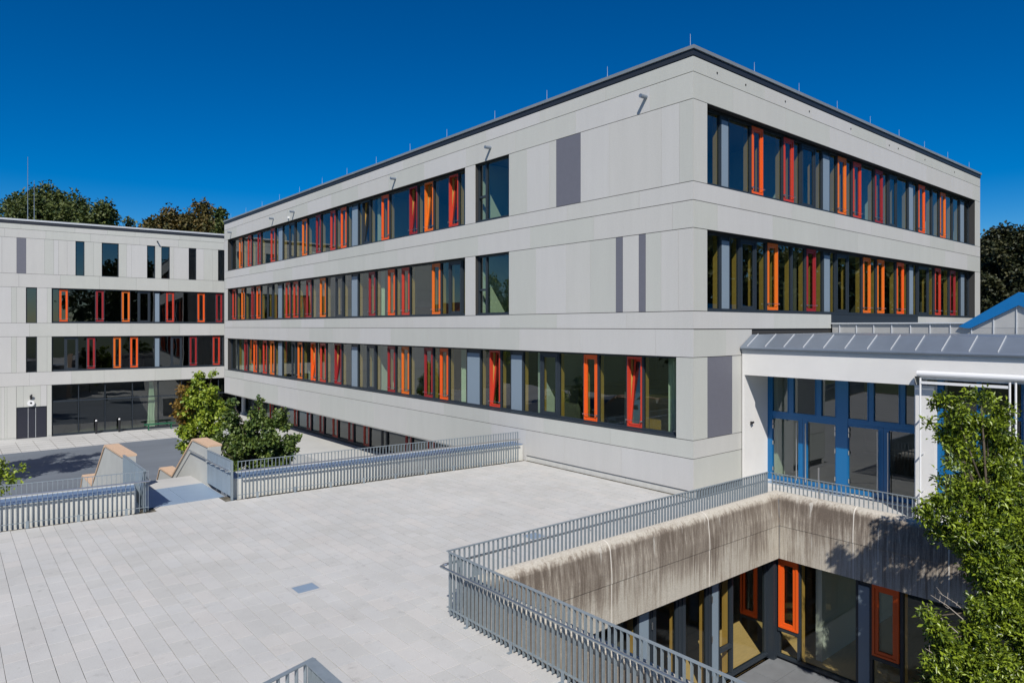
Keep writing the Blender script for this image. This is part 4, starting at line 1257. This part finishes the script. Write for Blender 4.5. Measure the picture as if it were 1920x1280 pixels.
# end frame of the left railing and galvanised sheets along the stair head
def sheet_run(x, y0, y1, n, label, side):
    t = thing('sheet_balustrade', label, 'balustrade', (x, y0, 0), 0, 'galvanised sheet balustrades at the stair head')
    L = (y1 - y0) / n
    for i in range(n):
        MB().box(-.02, .02, i * L + .004, (i + 1) * L - .004, .10, 1.06).obj('sheet', M['steel_sheet'], t)
    MB().box(-.03, .03, 0, y1 - y0, 1.06, 1.075).obj('top_rail', M['steel'], t)
    MB().box(-.03, .03, -.05, -.002, .0, 1.07).obj('end_post', M['steel'], t)
    for i in range(n + 1):
        MB().box(.025, .05, i * L - .02, i * L + .02, 0, .9).obj('stay', M['steel'], t) if 0 < i < n else None
    MB().tube([(side * .10, -.1, .82), (side * .10, y1 - y0, .82)], .02, 10).obj('handrail', M['stainless'], t)
    for i in range(5):
        yy = .2 + i * (y1 - y0 - .3) / 4
        MB().tube([(side * .02, yy, .74), (side * .10, yy, .75), (side * .10, yy, .805)], .008, 6).obj('rail_bracket', M['stainless'], t)
    return t
sheet_run(-9.86, 7.98, 10.14, 3, 'bluish galvanised sheet balustrade on the right side of the stair head', -1)
sheet_run(-11.95, 8.22, 10.84, 3, 'bluish galvanised sheet balustrade on the left side of the stair head', 1)
plt = thing('cover_plate', 'large bluish steel cover plate lying at the head of the stairs', 'cover plate', (-10.85, 9.4, 0))
MB().box(-1.02, -.01, -.90, 1.22, -.005, .008).obj('plate_leaf', M['plate'], plt)
MB().box(.0, .96, -.90, 1.22, -.005, .008).obj('plate_leaf', M['plate'], plt)

# stair cheek walls: zigzag profile with larch caps
def cheek(x, prof, caps, label, wdt=.38):
    t = thing('stair_wall', label, 'stair wall', (x, prof[0][0], -3.4), 0, 'zigzag stair walls with timber caps')
    y0 = prof[0][0]
    pr = [(y - y0, z + 3.4) for y, z in prof]
    MB().extr(pr + [(pr[-1][0], 0), (0, 0)], (0, 0, 0), (wdt, 0, 0), (0, 1)).obj('wall', M['concrete'], t)
    for (ya, za), (yb, zb) in caps:
        d = Vector((yb - ya, zb - za)); d.normalize(); nrm = Vector((-d.y, d.x)) * .055
        if nrm.y < 0: nrm = -nrm
        p = [(ya - y0, za + 3.402), (yb - y0, zb + 3.402), (yb - y0 + nrm.x, zb + 3.402 + nrm.y), (ya - y0 + nrm.x, za + 3.402 + nrm.y)]
        MB().extr(p, (-.03, 0, 0), (wdt + .03, 0, 0), (0, 1)).obj('timber_cap', M['wood_cap'], t)
    return t
cheek(-9.86, [(10.16, 1.14), (11.7, 1.15), (14.2, -.42), (15.9, -.42), (18.2, -3.3), (18.2, -3.4)],
      [((10.16, 1.14), (11.7, 1.15)), ((11.74, 1.13), (14.2, -.42)), ((14.26, -.42), (15.9, -.42)), ((15.94, -.45), (18.15, -3.23))],
      'right zigzag stair wall of pale concrete with orange timber caps and a handrail')
cheek(-11.97, [(10.86, 1.0), (13.56, .95), (15.98, -.74), (18.0, -.74), (20.1, -3.3), (20.1, -3.4)],
      [((10.86, 1.0), (13.56, .95)), ((13.60, .92), (15.98, -.74)), ((16.04, -.74), (18.0, -.74)), ((18.04, -.77), (20.05, -3.23))],
      'left zigzag stair wall of pale concrete with orange timber caps', .34)
hrr = MB().tube([(-9.95, 10.2, .84), (-9.95, 11.9, .84), (-9.95, 14.4, -.72)], .02, 10).obj('handrail', M['stainless'])
tag(hrr, 'stainless handrail on the right stair wall bending down the flight', 'handrail')
stt = thing('outdoor_stairs', 'concrete flight of steps descending from the landing to the courtyard', 'stairs', (-10.87, 12.0, -3.4))
for i in range(20):
    MB().box(-1.0, .99, i * .3, (i + 1) * .3 + .02, 0, 3.4 - (i + 1) * .162).obj('step', M['court'], stt)

# stair railing at the bottom edge: flat rail corner close to the camera
fr_ = thing('stair_railing', 'close galvanised railing corner cut by the bottom edge with a broad flat rail', 'railing', (-12.74, -3.97, 0))
ca, sa_ = math.cos(math.radians(17)), math.sin(math.radians(17))
tr_ = MB().box(-3.2, .0, -.03, .03, 1.038, 1.05).obj('top_rail', M['steel'], fr_); tr_.rotation_euler = (0, 0, math.radians(17))
for i in range(26):
    o = MB().box(-.012, 0, -.024, .024, .05, 1.037).obj('baluster', M['steel'], fr_)
    o.location = (-i * .12 * ca, -i * .12 * sa_, 0); o.rotation_euler = (0, 0, math.radians(17))
MB().box(-.13, .0, -3.2, -.031, 1.040, 1.052).obj('broad_rail', M['steel'], fr_)
for i in range(24):
    y = -.09 - i * .12
    MB().box(-.115, -.06, y - .005, y + .005, .05, 1.039).obj('baluster', M['steel'], fr_)
MB().box(-.125, -.05, -3.2, -.05, .03, .05).obj('bottom_rail', M['steel'], fr_)

# ================================================================== TREES
def leaves(name, blobs, n, size, mat, parent, aspect=0.45, up=0.4, cluster=6, spread=0.09, seed=1, shell=0.35, sub=0, flat=1.0):
    """blobs: [(x, y, z, r, weight)]. Leaves sit in little rosettes round twig ends."""
    rg = np.random.default_rng(seed)
    bl = np.array(blobs, float)
    if bl.shape[1] == 4:
        bl = np.hstack([bl, (bl[:, 3:4] ** 2)])
    if sub:
        k = sub
        off = rg.normal(size=(len(bl) * k, 3)); off /= np.linalg.norm(off, axis=1)[:, None]
        b2 = np.repeat(bl, k, 0)
        b2[:, :3] += off * b2[:, 3:4] * .82 * np.array([1, 1, .85])
        b2[:, 3] *= .30 + .26 * rg.random(len(b2))
        b2[:, 4] = b2[:, 3] ** 2
        bl = b2
    wts = bl[:, 4] / bl[:, 4].sum()
    nc = n // cluster
    idx = rg.choice(len(bl), nc, p=wts)
    dr = rg.normal(size=(nc, 3)); dr /= np.linalg.norm(dr, axis=1)[:, None]
    rad = (shell + (1 - shell) * rg.random(nc) ** 0.6) * (1 + .16 * rg.normal(size=nc))
    cen = bl[idx, :3] + dr * (rad * bl[idx, 3])[:, None] * np.array([1, 1, flat])
    tone_c = np.clip(0.5 + .28 * rg.normal(size=nc), 0, 1)
    C = np.repeat(cen, cluster, 0) + rg.normal(size=(nc * cluster, 3)) * spread * .5
    OUT = np.repeat(dr, cluster, 0)
    N = len(C)
    # leaf axis points outward/sideways, normal tends upward
    ax = OUT * .6 + rg.normal(size=(N, 3)) * .8
    ax /= np.linalg.norm(ax, axis=1)[:, None]
    nm = rg.normal(size=(N, 3)) * .6 + np.array([0, 0, up * 2]) + OUT * .5
    sd = np.cross(nm, ax); sd /= (np.linalg.norm(sd, axis=1)[:, None] + 1e-9)
    nn = np.cross(ax, sd)
    s = size * (0.7 + .6 * rg.random(N))[:, None]
    p0 = C; p2 = C + ax * s - nn * s * .12
    mid = C + ax * s * .5
    p1 = mid + sd * s * aspect * .5 + nn * s * .10
    p3 = mid - sd * s * aspect * .5 + nn * s * .10
    V = np.empty((N, 4, 3)); V[:, 0] = p0; V[:, 1] = p1; V[:, 2] = p2; V[:, 3] = p3
    me = bpy.data.meshes.new(name)
    me.vertices.add(N * 4); me.vertices.foreach_set('co', V.reshape(-1))
    me.loops.add(N * 6); me.polygons.add(N * 2)
    b = np.arange(N) * 4
    lp = np.stack([b, b + 1, b + 2, b, b + 2, b + 3], 1).reshape(-1)
    me.loops.foreach_set('vertex_index', lp.astype(np.int32))
    me.polygons.foreach_set('loop_start', (np.arange(N * 2) * 3).astype(np.int32))
    me.update(calc_edges=True)
    at = me.attributes.new('tone', 'FLOAT', 'FACE')
    tn = np.clip(np.repeat(tone_c, cluster) + .18 * rg.normal(size=N), 0, 1)
    at.data.foreach_set('value', np.repeat(tn, 2).astype(np.float32))
    me.materials.append(mat)
    o = bpy.data.objects.new(name, me)
    return link(o, parent)

def limbs(base, blobs, r0, parent, seed=3, fork=0.35, names=('trunk', 'branch')):
    rg = random.Random(seed)
    base = Vector(base)
    cx = sum(b[0] for b in blobs) / len(blobs); cy = sum(b[1] for b in blobs) / len(blobs)
    zt = max(b[2] for b in blobs)
    zb = min(b[2] for b in blobs)
    f = base.lerp(Vector((cx, cy, zt)), fork)
    mid = base.lerp(f, .5) + Vector((rg.uniform(-.05, .05), rg.uniform(-.05, .05), 0))
    top = Vector((cx, cy, zt - .1))
    MB().tube([base, mid, f, f.lerp(top, .5), top], [r0 * 1.25, r0, r0 * .8, r0 * .45, r0 * .12], 8).obj(names[0], M['bark'], parent, smooth=True)
    for b in blobs:
        t = Vector(b[:3])
        k = max(0.0, min(.85, (t.z - f.z) / max(.1, top.z - f.z) * .6))
        s = f.lerp(top, k)
        m_ = s.lerp(t, .5) + Vector((rg.uniform(-.12, .12), rg.uniform(-.12, .12), -.08)) * (b[3])
        MB().tube([s, m_, t], [r0 * .42, r0 * .26, r0 * .08], 6).obj(names[1], M['bark'], parent, smooth=True)

def at_px(px, py, dep):
    """helper used while writing: point seen along a bearing, dep metres ahead of the viewpoint"""
    X = (px - 960) / 1275 * dep
    return (-15.92 + dep * 0.6422 + X * 0.7665, -11.20 + dep * 0.7665 - X * 0.6422, 4.74 - (py - 612) / 1275 * dep)

def rel(blobs, o):
    return [(b[0] - o[0], b[1] - o[1], b[2] - o[2], *b[3:]) for b in blobs]

# foreground broadleaf growing out of the sunken yard
fg = []
for px, py, r, dep in [(1838, 745, 22, 11.6), (1822, 780, 26, 11.6), (1790, 768, 26, 11.4), (1765, 755, 18, 11.5), (1880, 770, 24, 11.8), (1868, 762, 16, 11.8),
                       (1850, 800, 34, 11.6), (1815, 815, 30, 11.4), (1780, 808, 20, 11.6), (1768, 822, 16, 11.6), (1790, 835, 22, 11.5), (1835, 850, 34, 11.7), (1870, 825, 26, 11.8),
                       (1745, 795, 10, 11.3), (1800, 865, 18, 11.5), (1785, 864, 12, 11.3), (1860, 880, 30, 11.6), (1885, 860, 18, 11.7), (1830, 905, 34, 11.5), (1790, 905, 20, 11.3), (1765, 900, 12, 11.4),
                       (1910, 850, 18, 11.9), (1915, 900, 30, 11.8), (1880, 925, 36, 11.6), (1840, 950, 44, 11.4), (1795, 945, 30, 11.2), (1760, 955, 26, 11.2), (1738, 960, 16, 11.2),
                       (1775, 985, 28, 11.3), (1820, 1000, 44, 11.3), (1870, 990, 48, 11.4), (1915, 965, 40, 11.6), (1850, 1040, 42, 11.3), (1900, 1050, 46, 11.4), (1810, 1030, 24, 11.5),
                       (1945, 1000, 50, 11.6), (1835, 1075, 26, 11.3), (1880, 1090, 36, 11.4), (1920, 1110, 40, 11.5), (1950, 1080, 60, 11.7), (1960, 1180, 60, 11.6),
                       (1850, 1140, 26, 11.0), (1880, 1150, 34, 11.1), (1905, 1180, 40, 11.2), (1870, 1190, 34, 11.1), (1835, 1190, 22, 10.9),
                       (1740, 1155, 16, 10.7), (1755, 1175, 20, 10.7), (1775, 1200, 24, 10.8), (1790, 1225, 30, 10.8), (1765, 1250, 26, 10.6), (1745, 1255, 12, 10.6), (1800, 1260, 40, 10.8), (1840, 1230, 40, 11.0),
                       (1870, 1260, 46, 11.1), (1920, 1240, 50, 11.2), (1830, 1300, 50, 10.9), (1900, 1320, 60, 11.1), (1770, 1310, 40, 10.7)]:
    if py < 930: r *= .84
    p = at_px(px, py, dep)
    fg.append((*p, r / 1275 * dep, (r / 1275 * dep) ** 2))
for px, py, r, dep in [(1960, 900, 50, 12.3), (1930, 1150, 60, 12.4), (1880, 1000, 60, 12.4), (1860, 900, 40, 12.3), (1860, 1250, 60, 12.2), (1990, 1000, 70, 12.3)]:
    p = at_px(px, py, dep)
    fg.append((*p, r / 1275 * dep, (r / 1275 * dep) ** 2 * .8))
FB = at_px(1885, 1500, 11.6)[:2] + (-3.5,)
t = thing('broadleaf_tree', 'glossy green broadleaf tree rising from the sunken yard at the right edge', 'tree', FB)
rb = rel(fg, FB)
leaves('crown', rb, 74000, 0.086, M['leaf_mag'], t, aspect=.42, up=.5, cluster=9, spread=.10, seed=5, shell=.15, sub=6, flat=.7)
limbs((0, 0, 0), rb[::2], .055, t, seed=4, fork=.45)
tw = MB()
rg = random.Random(9)
for px, py, dep in [(1745, 1115, 10.9), (1735, 1140, 10.8), (1735, 1215, 10.7), (1760, 1110, 11.0)]:
    e = Vector(at_px(px, py, dep)) - Vector(FB)
    s = Vector(at_px(px + 60, py + 45, dep + .1)) - Vector(FB)
    tw.tube([s, s.lerp(e, .5) + Vector((0, 0, .03)), e], [.012, .008, .004], 5)
    for k in range(4):
        a = s.lerp(e, .45 + k * .14)
        tw.tube([a, a + Vector((rg.uniform(-.12, .02), rg.uniform(-.02, .12), rg.uniform(.02, .16)))], [.006, .003], 5)
o = tw.obj('bare_twig', M['twig'], t)

# slender maple in the court, half turning red
def px_tree(name, label, base, items, n, size, mat, seed, r0, extra=None, cat='tree', group=None, **kw):
    bl = []
    for px, py, r, dep in items:
        p = at_px(px, py, dep); q = r / 1275 * dep * .88
        bl.append((*p, q, q * q))
    t = thing(name, label, cat, base, 0, group)
    rb_ = rel(bl, base)
    leaves('crown', rb_, n, size, mat, t, seed=seed, **kw)
    limbs((0, 0, 0), rb_, r0, t, seed=seed)
    return t
D1 = 33.0
b1 = at_px(392, 900, D1)[:2] + (-3.4,)
mt_ = px_tree('maple_tree', 'slender yellow green maple with rusty leaves on its left side in the courtyard', b1,
        [(372, 703, 7, D1), (372, 720, 12, D1), (353, 735, 9, D1), (398, 703, 5, D1), (388, 728, 16, D1), (370, 745, 20, D1), (392, 755, 22, D1), (365, 772, 22, D1), (400, 775, 20, D1), (385, 790, 24, D1), (355, 795, 18, D1), (408, 795, 14, D1), (345, 805, 12, D1), (342, 815, 11, D1), (365, 815, 20, D1), (395, 815, 20, D1), (420, 768, 5, D1), (352, 835, 14, D1), (380, 838, 20, D1), (405, 835, 14, D1), (355, 850, 8, D1), (372, 752, 22, D1 + .6), (385, 800, 26, D1 + .6)],
        14000, .15, M['leaf_yellow'], 21, .06, aspect=.8, cluster=5, spread=.14, shell=.1, sub=4, flat=.7)
rs = [(*at_px(px, py, D1), r / 1275 * D1, r * r) for px, py, r in [(345, 730, 8), (347, 748, 13), (340, 765, 12), (335, 778, 9), (352, 765, 10), (360, 755, 9), (345, 788, 8)]]
leaves('rusty_foliage', rel(rs, b1), 1100, .16, M['leaf_rust'], mt_, seed=22, aspect=.8, cluster=5, spread=.18, shell=.1)
D2 = 23.5
b2 = at_px(480, 1000, D2)[:2] + (-3.4,)
px_tree('bushy_maple', 'dark green bushy maple rising behind the parapet beside the stair entrance', b2,
        [(437, 758, 9, D2), (437, 775, 13, D2), (484, 755, 8, D2), (483, 772, 14, D2), (483, 790, 20, D2), (525, 776, 10, D2), (528, 790, 15, D2), (520, 805, 24, D2), (440, 797, 18, D2), (445, 815, 24, D2), (465, 810, 26, D2), (495, 825, 28, D2), (525, 830, 28, D2), (540, 845, 18, D2), (420, 830, 22, D2), (415, 845, 16, D2), (450, 845, 30, D2), (485, 855, 30, D2), (520, 860, 24, D2), (460, 875, 28, D2), (500, 880, 24, D2), (470, 905, 28, D2), (510, 905, 20, D2),
         (450, 850, 34, D2 + .6), (500, 860, 34, D2 + .6), (556, 818, 4, D2)],
        22000, .115, M['leaf_dark'], 31, .06, aspect=.8, cluster=5, spread=.10, shell=.1, sub=5, flat=.65)
D3 = 26.0
b3 = at_px(-35, 1000, D3)[:2] + (-3.4,)
px_tree('young_tree', 'bright leafed young tree whose shadow falls on the courtyard at the left edge', b3,
        [(35, 880, 8, D3), (20, 890, 9, D3), (25, 903, 10, D3), (0, 868, 10, D3), (-4, 885, 12, D3), (-70, 880, 40, D3), (-90, 870, 50, D3), (-50, 900, 30, D3), (-20, 925, 26, D3), (-60, 930, 46, D3), (-120, 860, 40, D3)],
        7000, .14, M['leaf_yellow'], 41, .07, aspect=.7, cluster=5, spread=.2, shell=.1)

D4 = 31.0
b4 = at_px(-175, 1000, D4)[:2] + (-3.4,)
px_tree('courtyard_tree', 'tall tree beyond the left edge throwing the leafy shadow on the asphalt', b4,
        [(-175, 480, 50, D4), (-205, 520, 60, D4), (-140, 530, 55, D4), (-175, 570, 80, D4), (-235, 590, 60, D4), (-120, 590, 60, D4), (-200, 640, 70, D4), (-150, 650, 70, D4), (-175, 610, 60, D4 + 2), (-110, 640, 40, D4)],
        9000, .2, M['leaf_yellow'], 45, .12, aspect=.7, cluster=5, spread=.25, shell=.1, sub=4)

# trees beyond the buildings
def far_tree(px, top, dep, wpx, label, mat, seed, n=9000, size=.5, name='woodland_tree', squash=.8, grp='trees rising behind the buildings'):
    rg = random.Random(seed)
    base = at_px(px, 0, dep)[:2] + (-3.4,)
    p = at_px(px, top, dep)
    H = p[2] + 3.4; R = wpx / 2 / 1275 * dep
    items = []
    for i in range(44):
        a = rg.uniform(0, 6.28); q = rg.random()
        zc = H * (.42 + .50 * q)
        rr = R * (1 - .62 * q ** 2) * math.sqrt(rg.random())
        r = R * rg.uniform(.18, .38)
        items.append((math.cos(a) * rr, math.sin(a) * rr, min(zc, H - r), r, r * r))
    items.append((rg.uniform(-.2, .2) * R, 0, H - R * .22, R * .24, (R * .24) ** 2))
    t = thing(name, label, 'tree', base, 0, grp)
    leaves('crown', items, int(n * 2.6), size * .8, mat, t, seed=seed, aspect=.7, cluster=6, spread=size * .9, shell=.15)
    limbs((0, 0, 0), items[::3], R * .06 + .08, t, seed=seed, fork=.4)
    return t
far_tree(15, 372, 88, 170, 'dense green tree behind the far wing at the left edge', M['leaf_wood'], 51, 11000)
far_tree(78, 345, 92, 180, 'tallest dark green tree behind the far wing, by the thin masts', M['leaf_wood'], 52, 14000)
far_tree(140, 362, 90, 170, 'round green tree behind the far wing right of the masts', M['leaf_wood'], 53, 13000)
far_tree(188, 376, 86, 110, 'smaller green tree sloping down right of the treetops behind the far wing', M['leaf_wood'], 54, 7000)
far_tree(238, 412, 84, 60, 'low tree whose tips just show above the far wing roof', M['leaf_wood'], 55, 4000)
far_tree(308, 388, 84, 130, 'left half of the brownish turning trees above the far wing roof', M['leaf_autumn'], 56, 9000)
far_tree(368, 374, 86, 150, 'tall brownish turning tree beside the roof corner of the long block', M['leaf_autumn'], 57, 13000)
far_tree(418, 395, 80, 60, 'dark green tree partly hidden by the long block roof', M['leaf_wood'], 58, 6000)
far_tree(1875, 428, 62, 110, 'dark tree just right of the building end above the blue verge', M['leaf_oak'], 61, 16000, .42)
far_tree(1950, 418, 60, 140, 'taller dark tree cut by the right edge above the blue verge', M['leaf_oak'], 62, 14000, .42)
far_tree(1840, 470, 70, 120, 'dark tree low behind the end of the long block', M['leaf_oak'], 63, 12000, .42)

# trees and a tiled house on the viewer's side of the square, mirrored in the glass
k = 0
for x, y, H, R, lab in [(-48, 6, 13, 5, 'broad tree beyond the terrace, left of the tiled house'), (-52, -8, 12, 5, 'broad tree beyond the terrace, right of the tiled house'), (-44, 30, 14, 5, 'tree at the far end of the courtyard side'),
                        (8, -38, 24, 8, 'tall tree across from the entrance doors'), (19, -42, 27, 9, 'tallest tree across from the entrance doors'), (31, -38, 24, 8, 'tree beyond the annex on the open side'), (44, -34, 23, 8, 'outermost tree beyond the annex'), (-4, -44, 22, 8, 'tree behind the viewpoint on the entrance side')]:
    k += 1
    items = []
    rg = random.Random(100 + k)
    for i in range(18):
        a = rg.uniform(0, 6.28); q = rg.random(); rr = R * (1 - .5 * q) * math.sqrt(rg.random())
        items.append((math.cos(a) * rr, math.sin(a) * rr, H * (.4 + .5 * q), R * rg.uniform(.25, .42)))
    t = thing('garden_tree', lab, 'tree', (x, y, -3.4))
    leaves('crown', items, 9000, .7, M['leaf_wood'], t, seed=100 + k, aspect=.8, cluster=5, spread=.7)
    limbs((0, 0, 0), items[::4], .3, t, seed=k)
rg = random.Random(77)
tl = []
for i in range(46):
    x = 52 + i * 2.4; tl.append((x, -30 + rg.uniform(-4, 4) - (x - 52) * .05, rg.uniform(4, 13), rg.uniform(3, 5)))
    tl.append((x + 1, -31 + rg.uniform(-3, 3) - (x - 52) * .05, rg.uniform(-1, 7), rg.uniform(3, 5)))
wd = leaves('distant_treeline', tl, 26000, 1.1, M['leaf_wood'], None, seed=78, aspect=.8, cluster=5, spread=1.2, up=.4)
wd['kind'] = 'stuff'
hs_ = thing('tiled_house', 'cream house with an orange tiled roof beyond the terrace, mirrored in the middle windows', 'house', (-39, 69, -3.4), math.radians(20))
MB().box(-5, 5, -9, 9, 0, 7).obj('wall', M['house'], hs_)
MB().extr([(-5.6, 7), (0, 11.5), (5.6, 7)], (0, -9.6, 0), (0, 9.6, 0), (1, 0)).obj('roof', M['tile_roof'], hs_)
for yy in (-6, -2, 2, 6):
    for zz in (1.2, 4.2):
        MB().box(5.001, 5.05, yy - .6, yy + .6, zz, zz + 1.5).obj('window', M['glass_dark'], hs_)
